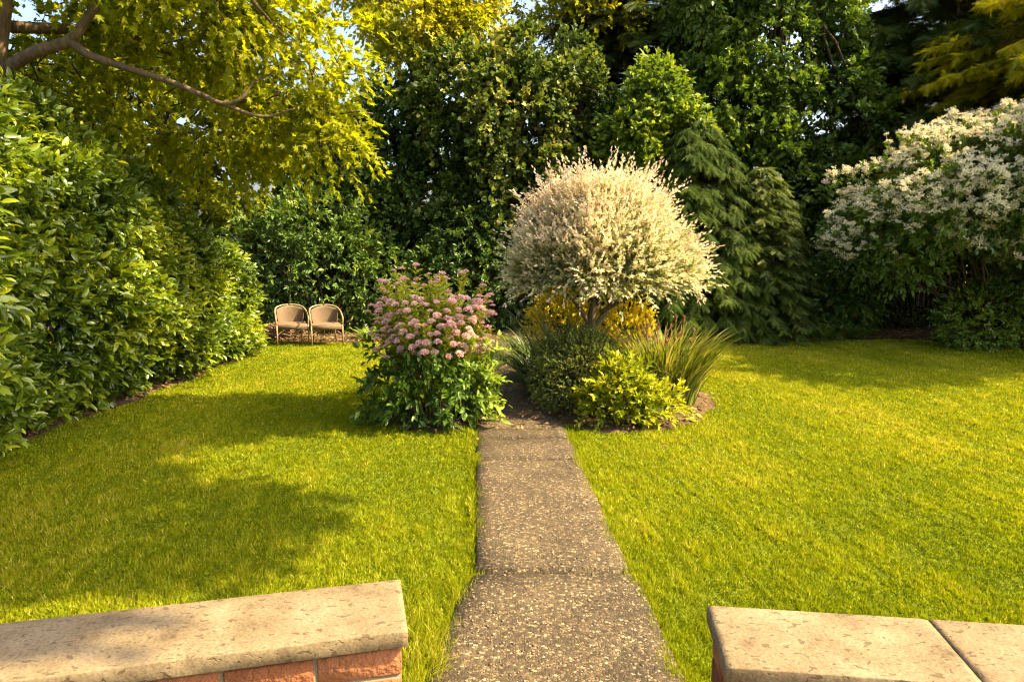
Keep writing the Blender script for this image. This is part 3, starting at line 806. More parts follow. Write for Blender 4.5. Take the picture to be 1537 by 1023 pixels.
# ---- dappled willow standard
def willow():
    o = np.array([1.12, 8.6, 0.])
    root = thing('willow_tree', 'round-headed small willow with cream and pink leaf tips on a short trunk', 'tree', o)
    polys = [(catmull([(-.08,0,0),(-.1,.02,.5),(-.12,0,.95),(-.05,.02,1.3)], 5), np.linspace(.07,.055,16)),
             (catmull([(-.1,0,.85),(.1,.02,1.15),(.32,.05,1.5),(.6,.1,1.75)], 5), np.linspace(.045,.015,16)),
             (catmull([(-.11,0,.9),(-.3,-.03,1.2),(-.55,-.05,1.45)], 5), np.linspace(.04,.015,11)),
             (catmull([(-.05,0,1.2),(.05,-.15,1.6),(.05,-.4,1.9)], 5), np.linspace(.04,.012,11)),
             (catmull([(-.05,0,1.25),(.1,.2,1.7),(.3,.4,2.1)], 5), np.linspace(.04,.012,11)),
             (catmull([(.0,0,1.1),(.25,-.1,1.25),(.62,-.15,1.42)], 5), np.linspace(.03,.01,11))]
    link('trunk', tubes('trunk', polys[:1], 10), M_bark, root)
    link('branch', tubes('branch', polys[1:], 8), M_bark, root)
    rng = np.random.default_rng(11)
    n = 6200
    u = unit(n, rng)
    u[:, 2] = np.where(u[:, 2] < -.35, -u[:, 2], u[:, 2]); u = norm(u)
    c0 = np.array([.0, 0, 1.64]); rad = np.array([1.1, 1.06, 1.22])
    a = np.arctan2(u[:, 1], u[:, 0]); hh = 1 - rng.random(n)**.62
    rho = (1-hh)**.64
    top = np.stack([rho*np.cos(a)*rad[0], rho*np.sin(a)*rad[1], hh*rad[2]], -1)
    sh = np.where(u[:, 2:] > 0, top, u*rad*[1, 1, .52])
    u[:, 2] = np.where(u[:, 2] > 0, .15 + .75*hh, u[:, 2]); u = norm(u*[1, 1, 1])
    r = .55 + .42*rng.random(n)**.5
    p0 = c0 + sh
    r *= 1 + .08*noise(p0, 1.3) + .07*noise(p0, 3)
    C = c0 + sh*r[:, None]
    D = norm(u*[1, 1, .7]) + rng.normal(size=(n, 3))*.38; D[:, 2] += .55
    flatb = u[:, 2] < .05; D[flatb, 2] -= .45
    long = np.where(rng.random(n) < .22, .36, .2)*(1 + .25*(u[:, 2] > .5))
    P, LD, U, t = sprays(C, D, 17, long, .75, .05, 0, rng, t0=.05, upmix=.5)
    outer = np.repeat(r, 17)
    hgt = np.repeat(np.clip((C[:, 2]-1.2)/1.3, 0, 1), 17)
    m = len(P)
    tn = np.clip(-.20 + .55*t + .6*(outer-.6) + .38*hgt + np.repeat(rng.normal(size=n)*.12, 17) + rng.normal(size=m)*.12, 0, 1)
    L = .068*(.6+.6*rng.random(m))*(1-.35*t)
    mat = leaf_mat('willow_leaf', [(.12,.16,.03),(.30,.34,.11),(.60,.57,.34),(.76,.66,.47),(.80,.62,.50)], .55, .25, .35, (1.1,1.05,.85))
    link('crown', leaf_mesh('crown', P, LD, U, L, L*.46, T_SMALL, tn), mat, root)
    tp = []
    for i in rng.choice(n, 900, replace=False):
        tp.append((curve(C[i]-D[i]*.15, C[i]+norm(D[i:i+1])[0]*long[i], 3), [.004, .003, .0015]))
    link('twig', tubes('twig', tp, 4), solid_mat('willow_twig', [(.25,.14,.06),(.38,.2,.1)], 10, .7, 0), root)
willow()

# ---- pink-flowered shrub
def pink_shrub():
    o = np.array([-.9, 7.5, 0.])
    root = thing('flowering_shrub', 'bushy shrub with domed pink flower heads left of the path', 'shrub', o)
    rng = np.random.default_rng(5)
    lobes = [(0,0,.62,.56,.5,.65),(-.32,-.05,.75,.38,.42,.72),(.38,0,.78,.36,.42,.7),(.0,.1,1.1,.5,.45,.55),(-.1,-.15,.35,.6,.46,.4),(.42,-.25,.35,.32,.33,.38)]
    # stems fan out from the base
    polys, tips = [], []
    for k in range(95):
        a = rng.random()*6.28; q = math.sqrt(rng.random())
        top = np.array([.74*q*math.cos(a)+.02, .62*q*math.sin(a), 1.18 + .6*rng.random() - .28*q])
        if top[0] < -.2: top[2] *= 1.02
        if .18 < top[0] < .38: top[2] *= .86
        b = np.array([top[0]*.35, top[1]*.35, 0])
        p = curve(b, top, 6, (top[0]*.06, top[1]*.06, .05), .012); polys.append((p, np.linspace(.007, .003, 6))); tips.append(p)
    link('stem', tubes('stem', polys, 5), solid_mat('green_stem', [(.14,.15,.03),(.24,.2,.05)], 10, .7, 0), root)
    # lower broad dark leaves
    C, D = shell(lobes, 1200, .5, .1, .5, rng=rng)
    k = C[:, 2] < .85 + .15*rng.normal(size=len(C)); C, D = C[k], D[k]
    P, LD, U, t = sprays(C, D, 8, .2, 1.1, .35, 0, rng, upmix=.9)
    ok = P[:, 2] > .03; P, LD, U = P[ok], LD[ok], U[ok]
    m = len(P); L = .098*(.6+.6*rng.random(m))
    mat = leaf_mat('shrub_leaf', [(.05,.10,.010),(.095,.17,.014),(.19,.27,.02),(.29,.37,.03),(.40,.42,.035)], .4, .4, .35, (1.4,1.3,.5))
    right = np.clip((P[:, 0]-.35)*.9, 0, .35)  # sunlit right side painted into the leaf tint
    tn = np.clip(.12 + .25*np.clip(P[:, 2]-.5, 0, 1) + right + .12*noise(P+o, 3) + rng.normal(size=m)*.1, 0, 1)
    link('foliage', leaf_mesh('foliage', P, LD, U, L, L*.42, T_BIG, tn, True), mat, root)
    # upper narrow leaves up the flowering stems
    PP, DD, UU, tt = [], [], [], []
    for p in tips:
        for q in range(75):
            s = .4 + .58*rng.random(); i = s*(len(p)-1); j = int(i); b = p[j]*(1-(i-j)) + p[min(j+1, len(p)-1)]*(i-j)
            a = rng.random()*6.28
            PP.append(b); DD.append((math.cos(a), math.sin(a), .45+.4*rng.random())); UU.append((rng.normal()*.3, rng.normal()*.3, 1)); tt.append(s)
    m = len(PP); L = .10*(.6+.6*rng.random(m)); tt = np.array(tt)
    PP = np.array(PP)
    tn = np.clip(.6 + .36*tt + .3*np.clip(PP[:, 0]-.3, 0, .5) + rng.normal(size=m)*.12, 0, 1)  # upper leaves also painted lighter on the right, where the sun falls
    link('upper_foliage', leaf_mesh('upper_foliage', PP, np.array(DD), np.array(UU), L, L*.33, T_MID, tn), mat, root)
    # flower heads: flat-topped domes of many small florets
    def head(seed):
        r = np.random.default_rng(seed); n = 330
        a = r.random(n)*6.28; q = np.sqrt(r.random(n)); rr = .048
        lump = 1+.12*np.sin(3*a+seed)
        P = np.stack([rr*q*np.cos(a)*lump, rr*q*np.sin(a)*lump, .022*(1-q**2)+r.normal(size=n)*.004], -1)
        D = np.stack([np.cos(a)*(.3+q), np.sin(a)*(.3+q), np.full(n, .8)], -1) + r.normal(size=(n, 3))*.6
        return leaf_mesh('flower_head', P, D, r.normal(size=(n, 3))*.4+[0,0,1], .011, .010, T_SMALL, np.clip(.5+r.normal(size=n)*.22 + .25*(P[:, 2]-.01)/.02, 0, 1))
    hm = leaf_mat('pink_flower', [(.50,.25,.24),(.72,.42,.41),(.82,.56,.53),(.86,.72,.65)], .6, .2, .3, (1.1,.95,.9))
    heads = [head(s) for s in range(4)]
    for h in heads: h.materials.append(hm)
    # spread the heads over the upper outside of the shrub
    cand = []
    for p in tips: cand.append((p[-1], p[-1]-p[-3]))
    extra = []
    for k in range(600):
        a = rng.uniform(-2.8, .6); q = rng.uniform(.75, 1.0); z = rng.uniform(.72, 1.35)
        extra.append((np.array([.78*q*math.cos(a), .62*q*math.sin(a), z]), np.array([math.cos(a)*.7, math.sin(a)*.7, .8])))
    sel = []
    for c in cand + extra:
        if all(np.linalg.norm(c[0]-s[0]) > .066 for s in sel): sel.append(c)
    sel = sorted(sel[:240], key=lambda c: c[0][1] - .3*c[0][2])
    rest = []
    for p, d in sel[98:]:
        v = np.zeros(len(heads[0].vertices)*3, np.float32); heads[0].vertices.foreach_get('co', v)
        rest.append(v.reshape(-1, 3)*(.55+.45*rng.random()) + p)
    if rest:
        V = np.concatenate(rest); k = len(T_SMALL[0]); lo, st = faces_flat(T_SMALL[1]); q = len(V)//k
        me = raw_mesh('blossom', V, (lo[None]+(np.arange(q)*k)[:, None]).ravel(), (st[None]+(np.arange(q)*len(lo))[:, None]).ravel(), np.repeat(np.clip(.5+rng.normal(size=q)*.2, 0, 1), k))
        link('blossom', me, hm, root)['kind'] = 'stuff'
    sel = sel[:98]
    root.scale = (.9, .9, 1.05)
    for k, (p, d) in enumerate(sel):
        h = bpy.data.objects.new('flower_head', heads[k % 4]); COL.objects.link(h); h.parent = root
        h.location = p
        dv = Vector(d).normalized(); h.rotation_euler = (Vector((0, 0, 1))*.8+dv).normalized().to_track_quat('Z', 'Y').to_euler()
        s = .6 + .5*rng.random(); h.scale = (s, s, s)
pink_shrub()

# ---- plants under the willow
M_box = leaf_mat('box_leaf', [(0.063,0.092,0.016),(0.115,0.149,0.03),(0.19,0.218,0.046),(0.299,0.31,0.069)], .45, .35, .25)
bush('box_shrub', 'rounded olive green clipped shrub beside the path edge', 'shrub', (.76, 7.9, 0),
     [(0,0,.46,.54,.5,.48),(.1,.05,.5,.42,.42,.42)], 2600, 11, .085, .03, .013, T_SMALL, M_box, up=.3, jit=.35, spread=.9, rmin=.7, rough=.05, tint=(.38,.16,.15), tipt=.3, seed=21)
M_lime = leaf_mat('lime_leaf', [(.11,.16,.010),(.23,.28,.014),(.38,.40,.02),(.54,.48,.03)], .5, .25, .4, (1.3,1.2,.4))
bush('lime_shrub', 'low bright lime green leafy shrub at the front of the bed', 'shrub', (1.2, 7.4, 0),
     [(0,0,.28,.33,.3,.33),(-.02,.05,.42,.2,.2,.24),(.38,.08,.15,.3,.24,.18),(-.2,-.02,.16,.2,.2,.18)], 520, 13, .17, .078, .026, T_MID, M_lime, up=.6, jit=.5, spread=.85, droop=.1, rmin=.45, rough=.22, tint=(.42,.16,.18), tipt=.35, stems=40, stem_r=.006, seed=22)
M_gold = leaf_mat('gold_leaf', [(0.23,0.23,0.009),(0.483,0.437,0.011),(0.69,0.586,0.014),(0.805,0.667,0.034)], .5, .25, .45, (1.25,1.05,.3))
bush('golden_shrub', 'golden yellow feathery shrub left of the willow trunk', 'shrub', (.66, 9.5, 0),
     [(0,0,.7,.42,.4,.62),(-.15,0,.95,.28,.28,.32)], 620, 15, .16, .04, .013, T_SMALL, M_gold, up=.5, spread=.8, rmin=.35, rough=.25, tint=(.5,.15,.18), tipt=.25, seed=23, group=None) if False else None
def gold(loc, lobes, label, seed):
    r, *_ = bush('golden_shrub', label, 'shrub', loc, lobes, 650, 15, .17, .042, .014, T_SMALL, M_gold, up=.5, spread=.8, rmin=.35, rough=.25,
                 tint=(.5,.15,.18), tipt=.25, seed=seed, stems=20, stem_r=.006)
    r['group'] = 'golden shrubs behind the willow trunk'
gold((.72, 9.5, 0), [(0,0,.7,.45,.4,.6),(-.15,0,.95,.3,.28,.3)], 'golden yellow feathery shrub left of the willow trunk', 23)
gold((1.5, 9.3, 0), [(0,0,.72,.34,.35,.6),(.05,0,.5,.42,.4,.5)], 'golden yellow feathery shrub right of the willow trunk', 24)

def strap_clump(name, label, cat, loc, n, h, spread, wid, mat, tint=(.5,.2), base=.12, seed=1, stalks=0, tmpl=T_STRAP, curl=1.):
    rng = np.random.default_rng(seed)
    root = thing(name, label, cat, loc)
    a = rng.random(n)*6.28; q = np.sqrt(rng.random(n))
    P = np.stack([base*q*np.cos(a), base*q*np.sin(a), np.zeros(n)], -1)
    a2 = a + rng.normal(size=n)*.5; ln = spread*(.15+.85*q)*(.6+.6*rng.random(n))
    D = np.stack([np.cos(a2)*ln, np.sin(a2)*ln, np.ones(n)], -1)
    U = np.stack([-np.cos(a2), -np.sin(a2), .6*np.ones(n)], -1)*curl + rng.normal(size=(n, 3))*.15
    hh = h*(.55+.5*rng.random(n))
    tn = np.clip(tint[0]+rng.normal(size=n)*tint[1], 0, 1)
    link('leaf_blade', leaf_mesh('leaf_blade', P, D, U, hh, wid*(.7+.6*rng.random(n)), tmpl, tn, True), mat, root)
    return root, rng
M_sedge = leaf_mat('sedge_blade', [(.05,.085,.008),(.11,.15,.012),(.22,.24,.03),(.40,.34,.11),(.36,.14,.06)], .5, .3, .35)
r_, rng = strap_clump('sedge_clump', 'tall arching green grass clump with reddish seed stalks at the right of the bed', 'ornamental grass', (1.88, 8.25, 0), 800, 1.16, .27, .028, M_sedge, (.34,.24), .36, 31)
polys, hp, hd = [], [], []
M_stalk = solid_mat('dry_stalk', [(.2,.13,.05),(.3,.2,.08)], 10, .8, 0)
M_seed = leaf_mat('seed_head', [(.2,.10,.05),(.3,.16,.09),(.38,.26,.15)], .7, .2, .3)
for k in range(34):
    a = rng.random()*6.28; q = rng.random()**.5
    e = np.array([.42*q*math.cos(a), .42*q*math.sin(a), .75+.35*rng.random()]); b = e*[.4, .4, 0]
    p = curve(b, e, 6, (0,0,.03), .008)
    st_ = link('stalk', tubes('stalk', [(p, np.linspace(.0045, .0025, 6))], 5), M_stalk, r_)
    t = rng.random(22)[:, None]
    link('seed_head', leaf_mesh('seed_head', p[-1]*(1-t*.35)+p[-2]*t*.35, rng.normal(size=(22, 3))*[.4,.4,0]+[0,0,1], rng.normal(size=(22, 3)), .045, .012, T_SMALL, rng.random(22)), M_seed, st_)
M_iris = leaf_mat('iris_blade', [(.10,.14,.05),(.19,.23,.10),(.30,.32,.17)], .45, .35, .3, (1.1,1.1,.7))
strap_clump('iris_clump', 'upright grey-green sword-leaved clump behind the clipped round shrub', 'plant', (.66, 8.6, 0), 95, 1.5, .26, .030, M_iris, (.5,.25), .3, 32)
strap_clump('catmint_clump', 'low grey wispy grass clump in the middle of the bed', 'plant', (1.25, 8.35, 0), 420, 1.2, .5, .012, leaf_mat('grey_blade', [(.12,.13,.05),(.25,.22,.12),(.38,.28,.2)], .6, .2, .35, (1.1,1.05,.8)), (.5,.25), .28, 33, tmpl=T_ARCH)
M_strapd = leaf_mat('strap_leaf', [(.03,.055,.012),(.06,.10,.018),(.12,.15,.03)], .4, .4, .3)
for i, (x, y, h, lb) in enumerate([(.42, 8.75, .62, 'dark strap-leaved clump nearest the path behind the clipped round shrub'), (.33, 9.9, .78, 'dark strap-leaved clump by the path under the golden shrub'),
                                   (.30, 11.2, .9, 'dark strap-leaved clump at the far right side of the shaded path'), (-.62, 10.6, .75, 'dark strap-leaved clump at the left side of the shaded path')]):
    q, _ = strap_clump('daylily_clump', lb, 'plant', (x, y, 0), 190, h, .75, .026, M_strapd, (.45,.22), .2, 40+i, tmpl=T_ARCH)
    q['group'] = 'strap-leaved clumps beside the shaded path'

# ---- white-flowering shrub on the right
def white_shrub():
    o = (9.35, 13.1, 0)
    M = leaf_mat('viburnum_leaf', [(0.036,0.073,0.011),(0.081,0.139,0.017),(0.163,0.244,0.025),(0.325,0.357,0.041)], .42, .4, .32, (1.4,1.3,.5))
    lobes = [(-.4,0,3.0,2.3,1.8,1.0),(-2.1,0,2.25,1.1,1.2,.6),(.6,-.3,3.5,1.8,1.6,.8),(-1.0,-.9,2.6,1.4,1.0,.6),(.9,-1.0,2.5,1.6,1.2,.8),(2.2,0,2.8,1.5,1.6,1.3),(-2.6,.1,1.8,.55,.7,.45),(-1.9,-.2,1.6,.6,.6,.4),(.1,-1.2,1.7,.7,.5,.5),(1.0,-1.3,1.3,.7,.5,.7)]
    root, C, D = bush('flowering_shrub', 'wide spreading shrub covered in white flower sprays at the right of the lawn', 'shrub', o, lobes, 6500, 9, .26, .095, .042, T_MID, M,
         up=.15, jit=.45, spread=1.0, droop=.25, rmin=.55, rough=.2, tint=(.4,.16,.14), stems=46, stem_r=.03, stem_mat=M_barkdark, parts=('foliage', 'branch'), seed=51, twigs=250)
    rng = np.random.default_rng(52)
    def head(seed):
        r = np.random.default_rng(seed); PP, DD = [], []
        for k in range(9):          # a spray: several small flat clusters in a row
            c = np.array([r.normal()*.055, r.normal()*.055, r.normal()*.05]); n = 22
            a = r.random(n)*6.28; q = np.sqrt(r.random(n))*.035
            PP.append(c + np.stack([q*np.cos(a), q*np.sin(a), r.normal(size=n)*.014+.008], -1))
            DD.append(np.stack([np.cos(a), np.sin(a), np.full(n, .3)], -1) + r.normal(size=(n, 3))*.9)
            tt = np.linspace(0, 1, 7)[:, None]; PP.append(c*tt + [0, 0, .004]); DD.append(np.tile(c, (7, 1)) + r.normal(size=(7, 3))*.02)
        P = np.concatenate(PP); D = np.concatenate(DD); n = len(P)
        return P, D, r.normal(size=(n, 3))*.7+[0,-.3,.6], np.clip(.6+r.normal(size=n)*.25, 0, 1)
    fm = leaf_mat('white_flower', [(.44,.39,.22),(.70,.64,.44),(.82,.76,.56)], .6, .2, .25, (1.0,.98,.9))
    hs = []
    for s in range(4):
        P, Dh, U, tn = head(s); me = leaf_mesh("flower_cluster", P, Dh, U, .024, .02, T_SMALL, tn); me.materials.append(fm); hs.append(me)
    # clusters sit on the upper and outer twig ends, and in loose tiers on the side towards the lawn
    lob = np.array(lobes)
    score = D[:, 2]*.75 - D[:, 1]*.7 - D[:, 0]*.25 + .5*noise(C, 1.8)
    tip = C + D*.24
    inside = np.zeros(len(C), bool)
    for j in range(len(lob)):
        inside |= np.linalg.norm((tip-lob[j, :3])/lob[j, 3:], axis=1) < .9
    cand = np.where((score > .36) & ~inside & (tip[:, 2] > 1.05) & (tip[:, 0] < 1.6) & (tip[:, 1] < .9))[0]
    rng.shuffle(cand)
    sel = []
    for i in cand:
        if all(np.linalg.norm(tip[i]-tip[j]) > .135 for j in sel): sel.append(i)
    print('white clusters', len(sel))
    sel.sort(key=lambda i: tip[i][1])
    far = []
    for k, i in enumerate(sel):
        if k < 100:
            h = bpy.data.objects.new('flower_cluster', hs[k % 4]); COL.objects.link(h); h.parent = root; h.location = tip[i] + [0, 0, .03]
            h.rotation_euler = (Vector((0, -.4, .7)) + Vector(D[i]) + Vector(rng.normal(size=3)*.4)).normalized().to_track_quat('Z', 'Y').to_euler()
            s = .8 + .6*rng.random(); h.scale = (s, s, s)
        else:
            P, Dd, U, tn = head(k); far.append((P+tip[i]+[0,0,.03], Dd, U+D[i]*.4, tn))
    if far:
        P, Dd, U, tn = [np.concatenate(z) for z in zip(*far)]
        f = link('blossom', leaf_mesh('blossom', P, Dd, U, .024, .02, T_SMALL, tn), fm, root); f['kind'] = 'stuff'
    return M, fm
M_vib, M_wf = white_shrub()
r_, C, D = bush('flowering_shrub', 'small low bush with sparse white blossoms under the wide white shrub', 'shrub', (9.0, 12.75, 0),
     [(0,0,.6,.8,.5,.55),(.5,0,.95,.7,.5,.6),(-.35,-.1,.4,.5,.4,.4),(1.2,0,.7,.6,.5,.6)], 1300, 9, .2, .085, .036, T_MID, M_vib, spread=1, droop=.2, tint=(.5,.16,.14), seed=53, stems=20)
rng = np.random.default_rng(9); ii = rng.choice(len(C), 60, replace=False); P = C[ii]+D[ii]*.2
PP = (P[:, None] + rng.normal(size=(60, 8, 3))*.03).reshape(-1, 3)
link('blossom', leaf_mesh('blossom', PP, rng.normal(size=(480, 3))+[0,-.5,.3], rng.normal(size=(480, 3))+[0,0,1], .03, .026, T_SMALL, rng.random(480)), M_wf, r_)

# ---- back border shrubs and trees
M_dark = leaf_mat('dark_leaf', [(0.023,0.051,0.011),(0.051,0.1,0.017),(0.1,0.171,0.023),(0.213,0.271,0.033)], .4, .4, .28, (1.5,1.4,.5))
M_mid = leaf_mat('mid_leaf', [(0.045,0.085,0.013),(0.095,0.162,0.019),(0.179,0.256,0.026),(0.361,0.399,0.036)], .45, .35, .35, (1.4,1.3,.45))
M_yel = leaf_mat('yellow_leaf', [(.09,.125,.005),(.18,.215,.008),(.30,.31,.01),(.42,.38,.013)], .5, .25, .45, (1.4,1.25,.4))
M_ivy = leaf_mat('ivy_leaf', [(0.029,0.053,0.0122),(0.061,0.101,0.0177),(0.14,0.185,0.0298),(0.351,0.334,0.0895)], .5, .22, .3, (1.4,1.3,.5))

bush('laurel_shrub', 'dark evergreen shrub right behind the two wicker chairs', 'shrub', (-4.0, 15.0, 0),
     [(0,0,1.3,1.5,.8,1.1),(-1.2,.1,1.5,1.1,.8,1.2),(1.1,.1,1.2,1.0,.7,1.0),(-.3,.2,2.1,1.3,.8,.8)], 2000, 9, .26, .11, .04, T_BIG, M_dark, up=.15, spread=1.0, droop=.2, rmin=.55, tint=(.5,.18,.15), stems=20, stem_r=.02, stem_mat=M_barkdark, seed=61)
bush('laurel_shrub', 'dark evergreen shrub behind the pink shrub and shaded path', 'shrub', (-.9, 15.1, 0),
     [(0,0,1.2,1.2,.8,1.1),(-.8,0,1.0,.9,.7,.9),(.9,0,1.1,1.0,.7,1.0),(.2,.2,2.0,1.0,.7,.7)], 1700, 9, .26, .10, .038, T_BIG, M_dark, up=.1, spread=1.0, droop=.3, rmin=.55, tint=(.42,.18,.15), stems=20, stem_r=.02, stem_mat=M_barkdark, seed=62)
bush('laurel_shrub', 'low dark green shrub between the spruce and the wide white shrub', 'shrub', (6.75, 14.3, 0),
     [(0,0,.85,.85,.6,.85),(.4,.1,1.15,.7,.6,.75),(-.3,.1,.6,.6,.5,.6)], 900, 9, .22, .10, .042, T_BIG, M_dark, up=.1, spread=1.0, droop=.2, rmin=.55, tint=(.5,.18,.15), stems=14, stem_r=.02, stem_mat=M_barkdark, seed=63)
bush('laurel_shrub', 'dark green leafy shrub behind the round-headed willow', 'shrub', (2.3, 14.6, 0),
     [(0,0,1.1,1.2,.7,1.0),(.8,0,1.0,.8,.6,.9),(-.6,.1,1.5,.8,.7,1.0)], 1400, 9, .24, .09, .038, T_BIG, M_mid, up=.1, spread=1.0, droop=.2, rmin=.55, tint=(.3,.18,.15), stems=14, stem_r=.02, stem_mat=M_barkdark, seed=64)
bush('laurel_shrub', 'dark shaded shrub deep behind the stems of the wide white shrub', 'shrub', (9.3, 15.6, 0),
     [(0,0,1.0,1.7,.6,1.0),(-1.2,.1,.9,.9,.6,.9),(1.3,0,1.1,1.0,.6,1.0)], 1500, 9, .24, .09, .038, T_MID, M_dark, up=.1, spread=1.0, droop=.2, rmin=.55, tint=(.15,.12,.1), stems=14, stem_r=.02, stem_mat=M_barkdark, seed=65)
for i, (x, y, lb) in enumerate([(6.3, 13.75, 'green arching fern at the foot of the spruce'), (7.1, 13.95, 'green arching fern in front of the low dark shrub'),
                                (-2.9, 13.75, 'green arching fern right of the wicker chairs'), (-1.7, 13.8, 'green arching fern in the border behind the pink shrub')]):
    rng = np.random.default_rng(70+i); n = 46
    root = thing('fern', lb, 'fern', (x, y, 0), group='ferns along the back border')
    a = rng.random(n)*6.28; D = np.stack([np.cos(a), np.sin(a), .5+.7*rng.random(n)], -1)
    link('frond', leaf_mesh('frond', np.zeros((n, 3))+rng.normal(size=(n, 3))*[.08,.08,0], D, np.tile([0,0,1.], (n, 1)), .45*(.6+.5*rng.random(n)), .2, T_FROND, np.clip(.5+rng.normal(size=n)*.2, 0, 1)), M_mid, root)

def tree(name, label, loc, h, lobes, n, nleaf, twig, L, W, tmpl, mat, trunk_r=.16, **k):
    kw = dict(up=.15, jit=.5, spread=1.0, droop=.2, rmin=.5, rough=.2, tint=(.45,.2,.14), stems=len(lobes)*5, stem_r=.05, stem_mat=M_barkdark,
              parts=('crown', 'trunk'), twigs=120, gap=-.75, gapf=.9)
    kw.update(k)
    n = int(n*2.3); L *= 1.3; W *= 1.3
    tr = [([(0,0,0),(.05,.02,h*.25),(-.06,.03,h*.5),(.04,0,h*.72),(0,0,h*.92)], [trunk_r,trunk_r*.85,trunk_r*.65,trunk_r*.4,.02])]
    return bush(name, label, 'tree', loc, lobes, n, nleaf, twig, L, W, tmpl, mat, trunk=tr, **kw)

tree('ivy_tree', 'broad dark tree smothered in ivy in the centre of the back row', (.1, 16.2, 0), 6.6,
     [(0,0,4.6,2.1,1.2,1.5),(-1.0,0,5.3,1.2,1.0,1.0),(1.0,0,5.2,1.2,1.0,1.1),(0,-.1,3.0,1.9,1.1,1.3),(1.6,-.1,3.6,1.1,1.0,1.3),(.4,0,6.1,1.0,.9,.6),(-.9,-.3,2.2,1.2,.9,1.0)],
     3400, 10, .3, .085, .06, T_MID, M_ivy, tint=(.42,.2,.16), seed=81, tipt=.25)
tree('holm_oak', 'dark dense tree left of centre with sky showing through above', (-3.1, 16.8, 0), 5.8,
     [(0,0,3.7,1.5,1.1,1.2),(-.9,0,2.9,1.2,1.0,1.1),(.9,0,2.8,1.2,1.0,1.2),(.3,0,4.8,1.0,.9,.8),(-1.2,0,4.3,.7,.8,.6)],
     2600, 10, .3, .085, .04, T_MID, M_dark, tint=(.45,.2,.16), seed=82, tipt=.2, droop=.35)
tree('ash_tree', 'tall yellow-green tree with hanging sprays above the dark tree left of centre', (-2.5, 18.2, 0), 10.5,
     [(0,-.2,8.6,1.9,1.4,1.4),(.6,-1.6,6.9,.9,.8,.8),(-.5,-1.2,7.6,.8,.8,.8),(1.4,-1.0,7.9,.9,.9,.8),(.1,-1.9,6.0,.5,.5,.6),(1.3,-1.6,7.0,.5,.5,.5)],
     1900, 12, .42, .085, .04, T_MID, M_yel, tint=(.62,.18,.14), seed=83, droop=.45, gap=-.5)
tree('birch_tree', 'slender yellow-green tree with open crown above the ivy-covered tree', (1.9, 19.3, 0), 9.6,
     [(0,0,7.9,1.5,1.2,1.2),(.5,0,9.0,1.2,1.1,.9),(-.9,0,8.6,.9,.9,.8)],
     1300, 11, .4, .085, .04, T_MID, M_yel, tint=(.45,.18,.14), seed=84, gap=-.35, gapf=1.2)
tree('lime_tree', 'small bright-topped green tree just right of the ivy-covered tree', (3.15, 15.4, 0), 5.7,
     [(0,0,5.0,.65,.6,.65),(.3,0,4.2,.75,.7,.8),(-.35,0,4.1,.7,.6,.8),(0,0,3.0,1.0,.8,1.0)],
     1500, 10, .28, .09, .05, T_MID, M_mid, trunk_r=.1, tint=(.55,.2,.15), seed=85, tipt=.25)
tree('beech_tree', 'large dense green tree right of centre with tiers of leaves', (6.4, 17.2, 0), 9.4,
     [(0,0,6.8,2.0,1.5,1.5),(-1.2,-.2,5.2,1.5,1.2,1.1),(1.0,-.2,5.0,1.6,1.2,1.2),(0,-.3,3.4,2.2,1.3,1.3),(.1,0,8.4,1.5,1.3,1.2),(1.4,-.2,2.4,1.3,1.0,1.2),(-1.6,0,7.6,1.1,1.1,1.0)],
     3600, 10, .34, .095, .055, T_MID, M_mid, tint=(.28,.2,.14), seed=86, droop=.3)
tree('plane_tree', 'leafy yellow-green tree at the back left beyond the hedge', (-8.2, 16.5, 0), 8.0,
     [(0,0,5.0,2.3,1.4,1.8),(1.9,0,3.4,1.5,1.1,1.4),(-1.8,0,4.2,1.8,1.3,1.7),(.4,0,6.6,1.8,1.3,1.2),(2.4,0,4.8,1.2,1.0,.9),(1.2,-.2,2.0,1.6,1.0,1.3)],
     2600, 10, .36, .11, .06, T_MID, M_yel, tint=(.25,.2,.14), seed=87, gap=-.6)

